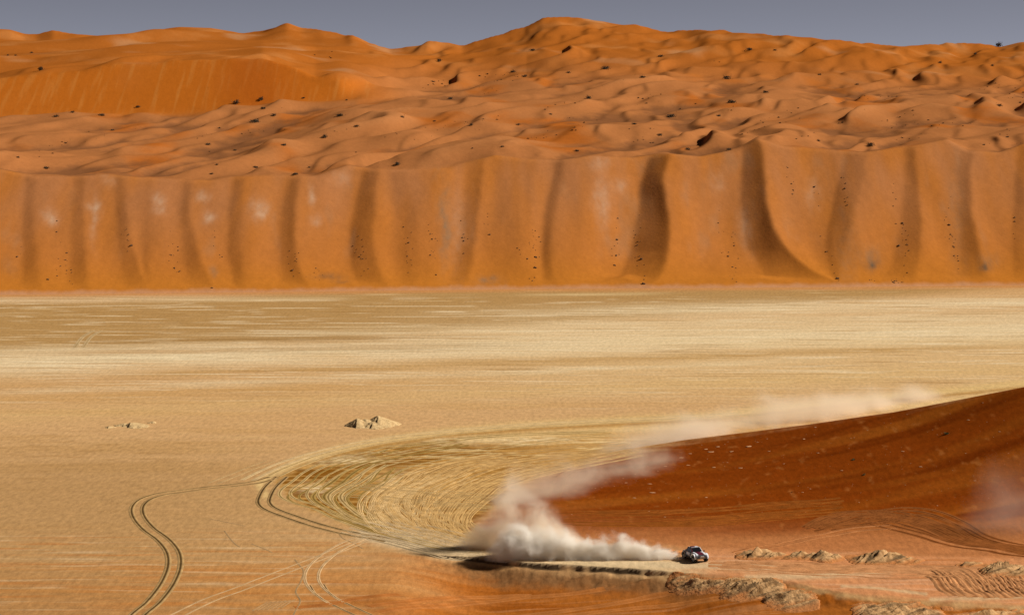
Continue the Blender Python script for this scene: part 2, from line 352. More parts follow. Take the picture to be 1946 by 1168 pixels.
# ================================================================== FAR DUNES
TAN = math.tan(math.radians(33))
def dunes_mesh():
    kx = np.linspace(-.40, .40, 1700)
    def kof(px, py): dx, dy, dz = ray(px, py); return dx / dy
    dpx = (kx[1] - kx[0]) * FPX
    def smooth(v, px):
        n = max(1, int(px / dpx)); t = np.linspace(-2.2, 2.2, 2 * n + 1); g = np.exp(-t * t); g /= g.sum()
        return np.convolve(np.pad(v, n, mode='edge'), g, 'valid')
    def curve(pts, sm=14):   # pixel curve -> slope dz/dy along each column
        p = np.array(pts, float); dx, dy, dz = ray(p[:, 0], p[:, 1])
        return smooth(np.interp(kx, dx / dy, dz / dy), sm)
    pxk = 973 + kx * FPX * 1.0
    base = curve([(-600, 566), (0, 559), (500, 554), (1000, 548), (1400, 546), (1946, 541), (2600, 534)])
    d_b = -HC / base
    brink = curve([(-600, 330), (-200, 325), (0, 318), (60, 330), (130, 332), (210, 328), (300, 336), (400, 339), (440, 333), (520, 330), (600, 331), (660, 311), (700, 318),
                   (770, 319), (850, 315), (940, 292), (1000, 299), (1060, 301), (1120, 293), (1200, 297), (1270, 288), (1330, 294), (1400, 281), (1440, 261), (1490, 275),
                   (1560, 280), (1640, 286), (1740, 273), (1800, 262), (1840, 283), (1900, 286), (1946, 270), (2050, 280), (2200, 262), (2600, 270)])
    # flutes: ridge lines on the face, (px at top, middle, low, foot), sharpness/amplitude
    RG = [(-330, -330, -335, -330, 1.2), (-200, -210, -210, -200, 1.4), (-90, -95, -95, -85, 1.2), (-10, -12, -15, -10, .9), (72, 72, 74, 80, 1.2), (166, 163, 165, 172, 1.4), (240, 243, 262, 285, 1.3), (296, 292, 285, 270, .6), (366, 362, 385, 410, 1.2), (470, 462, 460, 470, 1.7),
          (575, 560, 565, 590, 1.9), (722, 714, 712, 740, 2.4), (768, 790, 800, 800, .5), (920, 912, 900, 885, 1.7), (985, 985, 990, 1000, .5), (1072, 1064, 1040, 1060, 2.2), (1272, 1258, 1285, 1236, 4.0), (1440, 1455, 1480, 1600, 3.2),
          (1642, 1632, 1600, 1590, 1.7), (1732, 1742, 1752, 1735, 2.0), (1845, 1835, 1862, 1880, 2.0), (1950, 1952, 1950, 1960, 1.6), (2060, 2070, 2075, 2090, 2), (2200, 2205, 2215, 2230, 1.8), (2350, 2350, 2360, 2380, 2.0), (2550, 2550, 2560, 2560, 2)]
    rows = np.concatenate([np.arange(628, 770, .42), 770 + np.cumsum(np.linspace(.6, 5.2, 290))])
    rows = rows[rows < 1640]; rows = np.concatenate([rows, np.arange(rows[-1] + 8, 2600, 14)])
    Y = np.repeat(rows[:, None], len(kx), 1); X = Y * kx[None]
    # brink distance / height
    z_br = np.full(len(kx), 42.0)
    nfr = int(np.searchsorted(rows, 775))
    SOFT = [0, 1, .3, 0, .8, .2, .6, 1, 0, .9, .1, .7, .9, 0, .5, .9, .3, .2, .9, .2]
    def recess(h, kq):
        out = np.zeros(h.shape)
        nd = (0, .22, .6, 1.0); bs = []
        for a_ in range(4):
            t_ = 1
            for b_ in range(4):
                if a_ != b_: t_ = t_ * (h - nd[b_]) / (nd[a_] - nd[b_])
            bs.append(t_)
        lw = .45                        # smooth ridge lines, part cubic part straight
        ks = [(lw * sum(bs[a_] * (r[3], r[2], r[1], r[0])[a_] for a_ in range(4)) + (1 - lw) * (lerp(r[3], r[0], h) + (1 - h) * h * 4 * ((r[1] + r[2]) / 2 - (r[0] + r[3]) / 2)) - 973) / (FPX * CT) for r in RG]
        prof = np.interp(h, [0, .06, .25, .7, 1], [.2, .75, 1.1, .95, .62])
        for i in range(len(RG) - 1):
            wd = np.maximum(ks[i + 1] - ks[i], 1e-4); u = (kq - ks[i]) / wd
            ins = (u >= 0) & (u < 1); u = np.clip(u, 0, 1)
            a0, a1 = RG[i][4], RG[i + 1][4]
            bot = np.interp(h, [0, .3, 1], [.62, .68, .80])
            d = np.where(u < bot, 1 - (1 - u / bot) ** 1.6, 1 - ((u - bot) / (1 - bot)) ** 1.25)
            fl = SOFT[(i + 1) % len(SOFT)]; fl0 = SOFT[i % len(SOFT)]
            w_ = np.clip((u - bot) / (1 - bot), 0, 1)
            rise = lerp(1 - w_ ** 1.25, (1 - w_) ** 1.35, fl)
            fall = lerp(1 - (1 - np.minimum(u / bot, 1)) ** 1.6, sst(0, 1, u / bot), fl0)
            d = np.where(u < bot, fall, rise)
            am = lerp(a0, a1, sst(.2, .8, u)) * np.clip(wd * 690 / 20, .35, 1.35)
            out = np.where(ins, am * d * prof * (1.45 if max(a0, a1) > 2.9 else 1.08), out)
        return out
    one = np.ones(len(kx))
    rtop = recess(one, kx)
    d_br = (HC + TAN * (d_b + rtop)) / (TAN - brink)
    z_br = HC + brink * d_br
    h0 = np.clip((Y - d_b) * TAN / z_br, 0, 1)
    R = np.zeros(Y.shape); kq = np.broadcast_to(kx[None], Y.shape)[:nfr]
    kq = kq + (.0016 * fbm(X / 30, Y / 16, 3, 190) * .9)[:nfr] * sst(1, .85, h0[:nfr])
    R[:nfr] = recess(h0[:nfr], kq)
    h1 = np.clip((Y - d_b - R) * TAN / z_br, 0, 1)
    R[:nfr] = recess(h1[:nfr], kq)
    for r_ in range(nfr): R[r_] = smooth(R[r_], 13)
    R = R + .9 * fbm(X / 16, Y / 45, 2, 200) * sst(0, .3, h0) * sst(1.1, .9, h0)
    face = TAN * (Y - d_b - R)
    # plateau and upper dunes as control curves per column
    c2 = curve([(-600, 222), (0, 217), (230, 214), (400, 207), (520, 195), (640, 190), (750, 184), (900, 190), (1100, 200), (1300, 205), (1946, 200), (2600, 200)])
    d2 = np.interp(pxk, [-600, 0, 400, 750, 1000, 2600], [940, 940, 960, 985, 960, 960])
    c3 = curve([(-600, 150), (-60, 150), (0, 148), (60, 142), (120, 136), (230, 121), (300, 116), (400, 110), (500, 108), (545, 122), (600, 148), (680, 160), (750, 166), (870, 160), (1000, 138), (1100, 130), (1250, 135), (1400, 140), (1600, 150), (1946, 150), (2600, 150)])
    z2 = HC + c2 * d2
    d3 = np.interp(pxk, [0, 520, 700, 800, 1000, 2600], [1000, 1010, 1030, 1100, 1180, 1180])
    z3 = HC + c3 * d3
    for _ in range(3):      # keep the upper slip face near the angle of repose on the left
        d3l = d2 + np.maximum(z3 - z2, 2) / math.tan(math.radians(30)); wl = sst(820, 640, pxk)
        d3 = lerp(np.interp(pxk, [0, 800, 1000, 2600], [1100, 1120, 1180, 1180]), d3l, wl); z3 = HC + c3 * d3
    SKY = [(-600, 60), (-200, 62), (0, 54), (20, 55), (45, 63), (70, 64), (100, 56), (130, 62), (175, 66), (235, 66), (280, 57), (340, 50), (400, 52), (460, 62), (500, 58), (545, 42), (572, 52), (610, 55),
                 (655, 66), (668, 64), (700, 80), (742, 92), (780, 88), (815, 78), (850, 79), (878, 86), (930, 70), (1000, 49), (1030, 34), (1060, 30), (1110, 34), (1180, 46), (1205, 45), (1260, 59), (1345, 55),
                 (1420, 62), (1500, 67), (1600, 76), (1710, 87), (1800, 81), (1860, 81), (1902, 88), (1946, 78), (2100, 70), (2600, 80)]
    c4 = curve(SKY); d4 = 1430 + 60 * np.sin(kx * 31); z4 = HC + c4 * d4
    P = np.zeros(Y.shape)
    z_bs = smooth(z_br, 160); d_bs = smooth(d_br, 160); z4s = smooth(z4, 220); z3s = np.where(pxk < 820, z3, smooth(z3, 60)); z2s = smooth(z2, 40)
    for j in range(len(kx)):
        P[:, j] = np.interp(rows, [d_bs[j], d2[j], d3[j], d4[j], d4[j] + 160, d4[j] + 1200], [z_bs[j], z2s[j], z3s[j], z4s[j], z4s[j] - 16, z4s[j] - 80])
    P = P + (z_br - z_bs)[None] * np.exp(-np.maximum(Y - d_br, 0) / 22)
    P = P + (z4 - z4s)[None] * np.exp(-((Y - d4) / np.where(Y < d4, 70, 160)) ** 2)
    # soften the corners along each column except at the two brinks
    # barchanoid dunes: warped, asymmetric waves with the steep lee side to the left
    def waves(lam, ang, seed, w1, w2, lee=.24, sk=1.0):
        a = math.radians(ang)
        u = -(X * math.cos(a) - Y * math.sin(a)); v = X * math.sin(a) + Y * math.cos(a)
        ph = u / lam + w1 * fbm(u / (lam * 1.9), v / (lam * 3.4), 2, seed) + w2 * fbm(u / (lam * .7), v / (lam * 1.3), 2, seed + 9)
        fr = ph - np.floor(ph); cell = np.floor(ph)
        s = np.where(fr < 1 - lee, sst(0, 1, .08 + .92 * fr / (1 - lee)) ** 1.15, 1 - sst(0, 1, (fr - 1 + lee) / lee) ** .9)
        amp = np.clip(.60 + 1.25 * fbm(v / (lam * 2.0) + cell * 7.31, u / (lam * 3) + cell * 3.1, 2, seed + 20), 0, 1.15)
        return s * np.minimum(amp * np.clip(1 + .75 * fbm(X / 150, Y / 210, 2, seed + 60), .35, 1.7), 1.12)
    pz = project(X, Y, P)
    wv = 3.7 * waves(33, 24, 300, 1.3, .14, .28) + 1.1 * waves(16, 18, 320, 1.1, .12, .32) + 3.6 * waves(85, 30, 340, 1.1, .08, .48)
    up = sst(0, 1, (Y - d3) / 120)
    big = 7 * waves(150, 36, 360, 1.0, .08, .45)
    wv2 = 2.9 * waves(42, 28, 380, 1.1, .16, .31) + big
    left = sst(800, 600, pxk)[None]
    behind = sst(0, 14, Y - d_br)
    slip2 = sst(-15, 5, Y - d2) * sst(12, -5, Y - d3) * left
    dz = wv * (1 - up * left) + wv2 * up * np.where(left > 0, left, 0) + wv2 * .4 * up * (1 - left)
    far_fade = np.interp(Y, [1250, 1500], [1, .7])
    for _ in range(3):      # sand slumps: take off what is steeper than it can stand
        dz[:, 1:-1] = .25 * dz[:, :-2] + .5 * dz[:, 1:-1] + .25 * dz[:, 2:]
        dz[1:-1] = .25 * dz[:-2] + .5 * dz[1:-1] + .25 * dz[2:]
    dz = (dz - 2.6) * (1 - .97 * slip2) * far_fade
    P = P + dz * behind
    # near the brink let small horns come to the edge
    P = P + (1 - behind) * .5 * fbm(X / 9, Y / 9, 2, 410) * sst(0, 4, Y - d_br)
    # fit the skyline
    for _ in range(3):
        slope = (P - HC) / Y; m = slope.max(0); want = c4
        dlt = (want - m); sm = smooth(dlt, 60)
        P = P + sm[None] * Y * np.where(Y < d4, sst(-190, -20, Y - d4), 1)
    ks_ = 1.6; hm_ = np.clip(.5 + .5 * (P - face) / ks_, 0, 1); Zf = P + (face - P) * hm_ - ks_ * hm_ * (1 - hm_)
    # soft foot
    kf = 2.4
    Z = np.where(Zf > 20, Zf, np.log1p(np.exp(np.clip(Zf / kf, -30, 30))) * kf)
    Z = Z - .55 - 3.0 * sst(3, -14, Y - d_b)
    # ---- base colours
    PX, PY = project(X, Y, Z)
    onface = sst(1.5, -.3, face - P)
    # outline height above neighbourhood tells flats from crests
    n1 = fbm(X / 40, Y / 70, 4, 500); n2 = fbm(X / 6, Y / 12, 4, 510)
    pl = np.zeros(Y.shape + (3,)) + np.array([.325, .120, .037])
    pl = mix(pl, [.365, .142, .047], sst(1.2, 5.0, dz + n1 * 2))
    pl = mix(pl, [.34, .095, .015], sst(.05, .5, n1))
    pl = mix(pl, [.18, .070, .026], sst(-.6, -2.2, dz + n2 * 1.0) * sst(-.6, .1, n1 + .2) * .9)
    upc = np.zeros(Y.shape + (3,)) + np.array([.315, .092, .013])
    upc = mix(upc, [.37, .13, .03], sst(0, .5, n1))
    upc = mix(upc, [.38, .18, .075], sst(.2, .6, fbm(X / 50, Y / 60, 3, 520)) * .7)
    tup = np.clip(sst(-20, 10, Y - d2) * left + sst(1050, 1300, Y), 0, 1)
    cl = mix(pl, upc, tup)
    fc = np.zeros(Y.shape + (3,)) + np.array([.42, .143, .027])
    fc = mix(fc, [.385, .150, .052], sst(-.6, .4, fbm(X / 14, Y / 60, 3, 530)) * sst(.1, .9, h0))
    fc = mix(fc, [.46, .158, .017], sst(.35, 0, h0) * .7)
    fc = mix(fc, [.34, .165, .075], sst(.12, .7, fbm(X / 7, Y / 22, 3, 540) + .25 * (R / 4 - .6)) * sst(.15, .45, h0) * .45)
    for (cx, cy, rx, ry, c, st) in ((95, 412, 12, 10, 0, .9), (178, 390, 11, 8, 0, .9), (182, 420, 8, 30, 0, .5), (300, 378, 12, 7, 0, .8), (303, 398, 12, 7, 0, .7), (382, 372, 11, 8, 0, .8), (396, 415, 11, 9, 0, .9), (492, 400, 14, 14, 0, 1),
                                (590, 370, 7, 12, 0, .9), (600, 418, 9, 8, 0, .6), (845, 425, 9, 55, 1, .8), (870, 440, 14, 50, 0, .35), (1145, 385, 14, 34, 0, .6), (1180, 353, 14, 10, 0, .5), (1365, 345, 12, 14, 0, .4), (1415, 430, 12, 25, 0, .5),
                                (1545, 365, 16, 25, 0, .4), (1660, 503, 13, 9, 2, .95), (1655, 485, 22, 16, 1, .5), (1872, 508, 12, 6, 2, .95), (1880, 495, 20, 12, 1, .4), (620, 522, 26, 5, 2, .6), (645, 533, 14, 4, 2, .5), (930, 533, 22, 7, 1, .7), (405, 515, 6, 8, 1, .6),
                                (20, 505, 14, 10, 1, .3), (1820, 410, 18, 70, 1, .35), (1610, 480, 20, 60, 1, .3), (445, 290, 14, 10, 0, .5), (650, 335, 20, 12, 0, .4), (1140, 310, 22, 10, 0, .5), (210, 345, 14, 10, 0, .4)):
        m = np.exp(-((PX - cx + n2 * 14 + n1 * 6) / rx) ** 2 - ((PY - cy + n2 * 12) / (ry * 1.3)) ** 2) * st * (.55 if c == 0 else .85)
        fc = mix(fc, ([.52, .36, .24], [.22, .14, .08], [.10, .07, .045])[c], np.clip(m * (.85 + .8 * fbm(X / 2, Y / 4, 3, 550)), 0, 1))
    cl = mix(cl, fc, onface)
    # pale crust at the very foot
    cl = mix(cl, np.array([.50, .25, .125]), sst(1.6, .1, Z + n2 * .8) * .8)
    s2 = slip2 * (1 - onface)
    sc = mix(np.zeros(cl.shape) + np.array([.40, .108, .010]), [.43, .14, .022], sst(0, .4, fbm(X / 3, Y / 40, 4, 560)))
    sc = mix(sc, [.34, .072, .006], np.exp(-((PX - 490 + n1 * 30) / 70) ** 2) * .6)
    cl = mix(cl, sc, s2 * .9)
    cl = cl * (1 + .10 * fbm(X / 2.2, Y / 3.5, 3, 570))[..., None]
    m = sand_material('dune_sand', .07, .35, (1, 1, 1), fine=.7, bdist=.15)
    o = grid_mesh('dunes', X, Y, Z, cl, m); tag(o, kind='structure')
    return X, Y, Z, kx, rows, onface, dz
DX, DY, DZ, DK, DR, DFACE, DDZ = dunes_mesh()
DSL = (DZ - HC) / DY
def dune_hit(px, py):
    """first terrain point seen along a pixel's ray (scalar)"""
    dx, dy, dz = ray(px, py); k = float(dx / dy); s = float(dz / dy)
    j = int(np.clip(np.searchsorted(DK, k), 1, len(DK) - 1))
    ii = np.nonzero(DSL[:, j] >= s)[0]
    i = int(ii[0]) if len(ii) else int(np.argmax(DSL[:, j]))
    return float(DY[i, j] * k), float(DY[i, j]), float(DZ[i, j]), i, j
def ground_hit(px, py):
    z = np.zeros(np.shape(px)); px = np.asarray(px, float); py = np.asarray(py, float)
    dx, dy, dz = ray(px, py)
    d = np.full(px.shape, 225.0); hit = np.full(px.shape, np.nan)
    k = dx / dy; s = dz / dy; prev = d.copy(); done = np.zeros(px.shape, bool)
    for step in range(1200):
        zt = ground_h(k * d, d)
        under = (HC + s * d) <= zt
        new = under & ~done; hit[new] = d[new]; done |= new
        if done.all(): break
        d = np.where(done, d, d + .45)
    d = np.where(done, hit - .2, d)
    return k * d, d, ground_h(k * d, d)

# ================================================================== tyre tracks (ruts pressed into the ground, low berms beside them)
m_track = sand_material('rut_sand', .25, .4, (1, 1, 1), fine=3.0)
def catmull(P, step):
    P = np.asarray(P, float); P = np.vstack([2 * P[0] - P[1], P, 2 * P[-1] - P[-2]]); out = []
    for i in range(1, len(P) - 2):
        p0, p1, p2, p3 = P[i - 1:i + 3]
        n = max(2, int(np.hypot(*(p2 - p1)) / step)); t = np.linspace(0, 1, n, endpoint=False)[:, None]
        out.append(.5 * (2 * p1 + (p2 - p0) * t + (2 * p0 - 5 * p1 + 4 * p2 - p3) * t * t + (3 * p1 - p0 - 3 * p2 + p3) * t ** 3))
    return np.vstack(out + [P[-2:-1]])
class Tracks:
    def __init__(s): s.v = []; s.q = []; s.c = []; s.n = 0
    def rut(s, path, half, berm, dark, light, fade=6):
        """path: world xy polyline of one wheel"""
        n = len(path)
        T = np.gradient(path, axis=0); T /= np.maximum(np.hypot(T[:, 0], T[:, 1]), 1e-6)[:, None]
        Nn = np.stack([-T[:, 1], T[:, 0]], -1)
        off = np.array([-1.9, -1.25, -.85, -.35, .35, .85, 1.25, 1.9]) * half
        hh = np.array([-.25, .6, 1, .06, .06, 1, .6, -.25]) * berm
        ss = np.arange(n); f = np.minimum(1, np.minimum(ss, n - 1 - ss) / max(1, fade))
        jit = .75 + .5 * pn(path[:, 0] / .7, path[:, 1] / .7, 600)
        XY = path[:, None, :] + Nn[:, None, :] * off[None, :, None]
        Z = ground_h(XY[..., 0], XY[..., 1]) + hh[None] * (f * jit)[:, None] + .012
        dk = np.array(dark); lt = np.array(light)
        cc = np.array([lt, lt, lt, dk, dk, lt, lt, lt])
        col = np.broadcast_to(cc[None], (n, 8, 3)) * (1 + .25 * pn(path[:, 0] / 1.7, path[:, 1] / 1.7, 610))[:, None, None]
        s.v.append(np.concatenate([XY, Z[..., None]], -1).reshape(-1, 3)); s.c.append(col.reshape(-1, 3))
        i = (np.arange(n - 1)[:, None] * 8 + np.arange(7)[None]).reshape(-1) + s.n
        s.q.append(np.stack([i, i + 1, i + 9, i + 8], -1)); s.n += n * 8
    def pair(s, px, gauge=1.75, half=.16, berm=.07, dark=(.19, .115, .045), light=(.52, .34, .16), z=0., wob=0):
        xy = np.stack(on_plane([p[0] for p in px], [p[1] for p in px], z), -1)
        if z == 'hit': pass
        s.pair_xy(xy, gauge, half, berm, dark, light, wob)
    def pair_hit(s, px, **k):
        x, y, _ = ground_hit([p[0] for p in px], [p[1] for p in px]); s.pair_xy(np.stack([x, y], -1), **k)
    def pair_xy(s, xy, gauge=1.75, half=.16, berm=.07, dark=(.19, .115, .045), light=(.52, .34, .16), wob=0):
        p = catmull(xy, .45)
        T = np.gradient(p, axis=0); T /= np.maximum(np.hypot(T[:, 0], T[:, 1]), 1e-6)[:, None]
        Nn = np.stack([-T[:, 1], T[:, 0]], -1)
        if wob: p = p + Nn * (wob * pn(p[:, 0] / 14, p[:, 1] / 14, 620))[:, None]
        for sg_ in ((-1, 1) if gauge else (0,)): s.rut(p + Nn * sg_ * gauge / 2, half, berm, dark, light)
    def build(s, name):
        me = bpy.data.meshes.new(name); v = np.vstack(s.v); q = np.vstack(s.q)
        me.from_pydata(v.tolist(), [], q.tolist())
        a = me.color_attributes.new('sand', 'FLOAT_COLOR', 'POINT')
        c4 = np.ones((len(v), 4), np.float32); c4[:, :3] = np.clip(np.vstack(s.c), .004, .9); a.data.foreach_set('color', c4.ravel())
        me.polygons.foreach_set('use_smooth', np.ones(len(q), bool)); me.materials.append(m_track); me.update()
        o = bpy.data.objects.new(name, me); C.objects.link(o); tag(o, kind='structure'); return o

DKT, LTT = (.085, .048, .016), (.36, .22, .09)
tr = Tracks()
# lone winding pair on the left
tr.pair([(248, 1190), (262, 1168), (292, 1142), (318, 1108), (331, 1075), (328, 1048), (309, 1024), (281, 1003), (264, 982), (261, 964), (273, 950), (303, 939), (345, 933), (400, 926), (450, 921), (490, 915), (520, 906)], gauge=1.7, half=.24, berm=.06, dark=DKT, light=LTT)
# twin ruts round the outside of the bend
tr.pair([(535, 905), (514, 925), (503, 945), (503, 957), (518, 968), (560, 984), (610, 1000), (660, 1012), (700, 1019), (740, 1026)], gauge=1.8, half=.24, berm=.06, dark=(.07, .04, .014), light=LTT)
tr.pair([(700, 1016), (660, 1032), (625, 1052), (600, 1075), (592, 1097), (602, 1117), (628, 1138), (652, 1150)], gauge=1.8, half=.12, berm=.03, dark=(.36, .22, .10), light=(.54, .35, .18))
tr.pair([(602, 1110), (614, 1128), (634, 1141), (652, 1150), (700, 1172)], gauge=1.8, half=.11, berm=.03, dark=DKT, light=(.45, .27, .12))
tr.pair([(330, 1172), (395, 1140), (460, 1116), (540, 1085), (620, 1054), (690, 1026)], gauge=1.7, half=.09, berm=.022, dark=(.42, .26, .12), light=(.50, .32, .16))
tr.pair([(405, 918), (440, 904), (480, 888), (515, 875)], gauge=1.7, half=.08, berm=.03, dark=(.26, .17, .07), light=(.45, .30, .14))
tr.pair([(470, 912), (500, 897), (545, 878), (610, 858), (690, 840), (800, 824), (950, 810), (1150, 799), (1400, 786)], gauge=1.9, half=.22, berm=.05, dark=(.45, .30, .14), light=(.52, .36, .18))
tr.pair([(520, 904), (560, 886), (620, 864), (700, 845), (800, 829), (950, 815), (1150, 803), (1400, 791), (1600, 772)], gauge=1.9, half=.16, berm=.05, dark=(.24, .15, .05), light=(.48, .32, .14))
tr.pair([(150, 660), (165, 640), (185, 628)], gauge=2.2, half=.3, berm=.02, dark=(.36, .24, .11), light=(.44, .30, .15))
for i in range(7):      # short diagonal scuffs
    x0 = 480 + i * 9; tr.pair([(x0, 1160 - i), (x0 + 16, 1150 - i), (x0 + 28, 1144 - i)], gauge=0, half=.07, berm=.03, dark=(.30, .17, .07), light=(.43, .26, .12))
# the fan: dozens of cars cutting the same bend
R_ = random.Random(5)
def arc(t, j):
    ap = (lerp(540, 900, t ** .9) + j * 10, lerp(926, 985, t) + R_.uniform(-6, 6))
    up = [(lerp(1150, 1220, t), lerp(812, 872, t) + R_.uniform(-6, 6)), (lerp(850, 1060, t), lerp(834, 896, t) + R_.uniform(-5, 5)), (lerp(650, 960, t) + R_.uniform(-8, 8), lerp(868, 930, t))]
    dn = [(lerp(600, 905, t) + R_.uniform(-8, 8), lerp(968, 1012, t)), (lerp(690, 925, t), lerp(1000, 1030, t) + R_.uniform(-4, 4)), (lerp(800, 950, t), lerp(1030, 1044, t)), (970 + R_.uniform(-20, 30), 1054)]
    return up + [ap] + dn
for i in range(46):
    t = ((i + R_.random()) / 46) ** .9
    c = t > .42
    if c: lt, dk, be = (.49, .295, .11), (.25, .125, .036), R_.uniform(.025, .045)
    else: lt, dk, be = R_.choice([((.40, .26, .09), (.15, .085, .02), .018), ((.34, .21, .06), (.17, .10, .025), .015), ((.49, .33, .14), (.22, .135, .045), .022)])
    if not c and i % 2: continue
    a = arc(t, R_.uniform(-1, 1)); k0 = R_.choice([0, 1, 1, 2]); k1 = len(a) - R_.choice([0, 0, 1, 2])
    tr.pair(a[k0:k1], gauge=R_.uniform(1.7, 2.1), half=R_.uniform(.08, .26), berm=be * R_.uniform(.5, 1.6), dark=dk, light=lt, wob=R_.uniform(.3, 1.8))
for i in range(15):     # crossing skids
    t = R_.random(); x0 = lerp(690, 850, t); y0 = lerp(915, 955, R_.random())
    L = R_.uniform(60, 140)
    tr.pair([(x0 + L * .7, y0 - 24), (x0 + L * .25, y0 - 2), (x0, y0 + 24), (x0 + L * .12, y0 + 48), (x0 + L * .45, y0 + 70)], gauge=1.8, half=.13, berm=.04, dark=(.28, .16, .05), light=(.58, .38, .17), wob=.4)
for i in range(14):     # ruts running into the lane
    y0 = R_.uniform(985, 1020); x0 = R_.uniform(640, 800)
    tr.pair([(x0, y0), (x0 + 90, y0 + 22), (x0 + 190, min(1052, y0 + 44)), (x0 + 300, 1053 + R_.uniform(-4, 3))], gauge=1.8, half=.13, berm=.06, dark=(.22, .14, .06), light=(.58, .42, .24), wob=.5)
for i in range(9):      # faint straight ruts across the fan
    y0 = 925 + R_.uniform(-6, 22); tr.pair([(640 + i * 12, y0), (760, y0 + 8), (880, y0 + 18), (930, y0 + 23)], gauge=1.8, half=.12, berm=.05, dark=(.2, .12, .04), light=(.45, .29, .12))
# lane and bench tracks right of the car
RK, RL = (.27, .105, .036), (.52, .24, .10)
for i in range(12):
    y0 = 1070 + R_.uniform(-5, 10)
    tr.pair_hit([(1360 + R_.uniform(-20, 60), y0), (1460, y0 + 3 + R_.uniform(-2, 4)), (1580, y0 + 8 + R_.uniform(-3, 6)), (1700, y0 + 8 + R_.uniform(-4, 8)), (1830, y0 + 14 + R_.uniform(-5, 8)), (1990, y0 + 22 + R_.uniform(-6, 8))], gauge=1.8, half=.14, berm=.06, dark=RK, light=RL)
for i in range(24):     # churned drifts at the far right
    x0 = 1745 + i * 10 + R_.uniform(-4, 4); y0 = 1088 + R_.uniform(-3, 3) + i * .35
    if i % 2: y0 -= 10
    tr.pair_hit([(x0, y0), (x0 + 22, y0 + 4), (x0 + 40, y0 + 16), (x0 + 50, y0 + 30), (x0 + 72, y0 + 42)], gauge=0, half=R_.uniform(.35, .6), berm=R_.uniform(.14, .26), dark=(.28, .115, .043), light=(.46, .21, .085))
# tracks on the dune's lower slope
for i in range(9):
    o_ = R_.uniform(-16, 16); x0 = R_.uniform(-60, 60)
    tr.pair_hit([(1560 + x0 * .4, 1003 + o_ * .3), (1640 + x0, 986 + o_), (1710 + x0, 984 + o_), (1790 + x0 * .7, 1006 + o_), (1850 + x0 * .5, 1030 + o_ * .6), (1975, 1052 + o_ * .5)], gauge=1.8, half=.24, berm=.03, dark=(.12, .034, .008), light=(.24, .078, .020))
for i in range(10):
    y0 = R_.uniform(972, 1000)
    tr.pair_hit([(1120 + R_.uniform(-60, 60), y0), (1230, y0 + R_.uniform(-3, 4)), (1340, y0 - 4 + R_.uniform(-3, 4)), (1460, y0 - 14 + R_.uniform(-3, 3)), (1600, y0 - 20 + R_.uniform(-6, 4))], gauge=1.8, half=.14, berm=.05, dark=(.11, .028, .004), light=(.26, .075, .012))
tr.pair_hit([(1400, 1052), (1480, 1034), (1560, 1018), (1620, 1006), (1700, 1000)], gauge=1.8, half=.16, berm=.05, dark=(.2, .06, .018), light=(.42, .17, .06))
tr.pair_hit([(1050, 945), (1060, 925), (1068, 905), (1092, 890)], gauge=1.8, half=.12, berm=.03, dark=(.16, .045, .01), light=(.26, .09, .025))
# wind lines low on the front slope
for (a, b) in (((700, 1150), (1010, 1128)), ((720, 1164), (1150, 1118)), ((980, 1172), (1330, 1120)), ((1060, 1174), (1420, 1128)), ((560, 1152), (760, 1130))):
    pts = [(lerp(a[0], b[0], t), lerp(a[1], b[1], t) + 3 * math.sin(5 * t + a[0])) for t in np.linspace(0, 1, 6)]
    tr.pair_hit(pts, gauge=0, half=.4, berm=.04, dark=(.34, .115, .026), light=(.36, .13, .034))
for pts in ([(640, 1010), (652, 1022), (668, 1030), (690, 1042)], [(560, 1062), (580, 1082), (572, 1104), (566, 1122), (582, 1142), (570, 1168)], [(425, 1008), (432, 1020), (440, 1034), (446, 1040)], [(470, 1034), (490, 1042), (510, 1050)], [(400, 985), (440, 992), (470, 998)]):
    tr.pair(pts, gauge=0, half=.06, berm=.012, dark=(.24, .145, .065), light=(.38, .235, .11), wob=1.2)
tr.build('tyre_tracks')

# ================================================================== sand mounds and crusted outcrops
m_crust = sand_material('crust_sand', .3, .9, (1, 1, 1), fine=2.4, bdist=.12)
def patch(name, cx, cy, w_, d_, hfun, cfun, step=.14, sink=.35):
    """height patch whose rim dips under the ground: one eroded lump with its own thickness"""
    nx = max(8, int(w_ / step)); ny = max(8, int(d_ / step))
    U, V = np.meshgrid(np.linspace(-1, 1, nx), np.linspace(-1, 1, ny))
    X = cx + U * w_ / 2; Y = cy + V * d_ / 2
    h = hfun(U, V, X, Y)
    g = ground_h(X, Y)
    Z = g + h - sink * np.clip(1 - h / .05, 0, 1) * sst(.4, 1, np.maximum(np.abs(U), np.abs(V))) - .02
    col = cfun(U, V, X, Y, h)
    o = grid_mesh(name, X, Y, Z, col, m_crust)
    # origin at the base
    b = Vector((cx, cy, float(ground_h(np.array([cx]), np.array([cy]))[0])))
    o.data.transform(Matrix.Translation(-b)); o.location = b
    return o
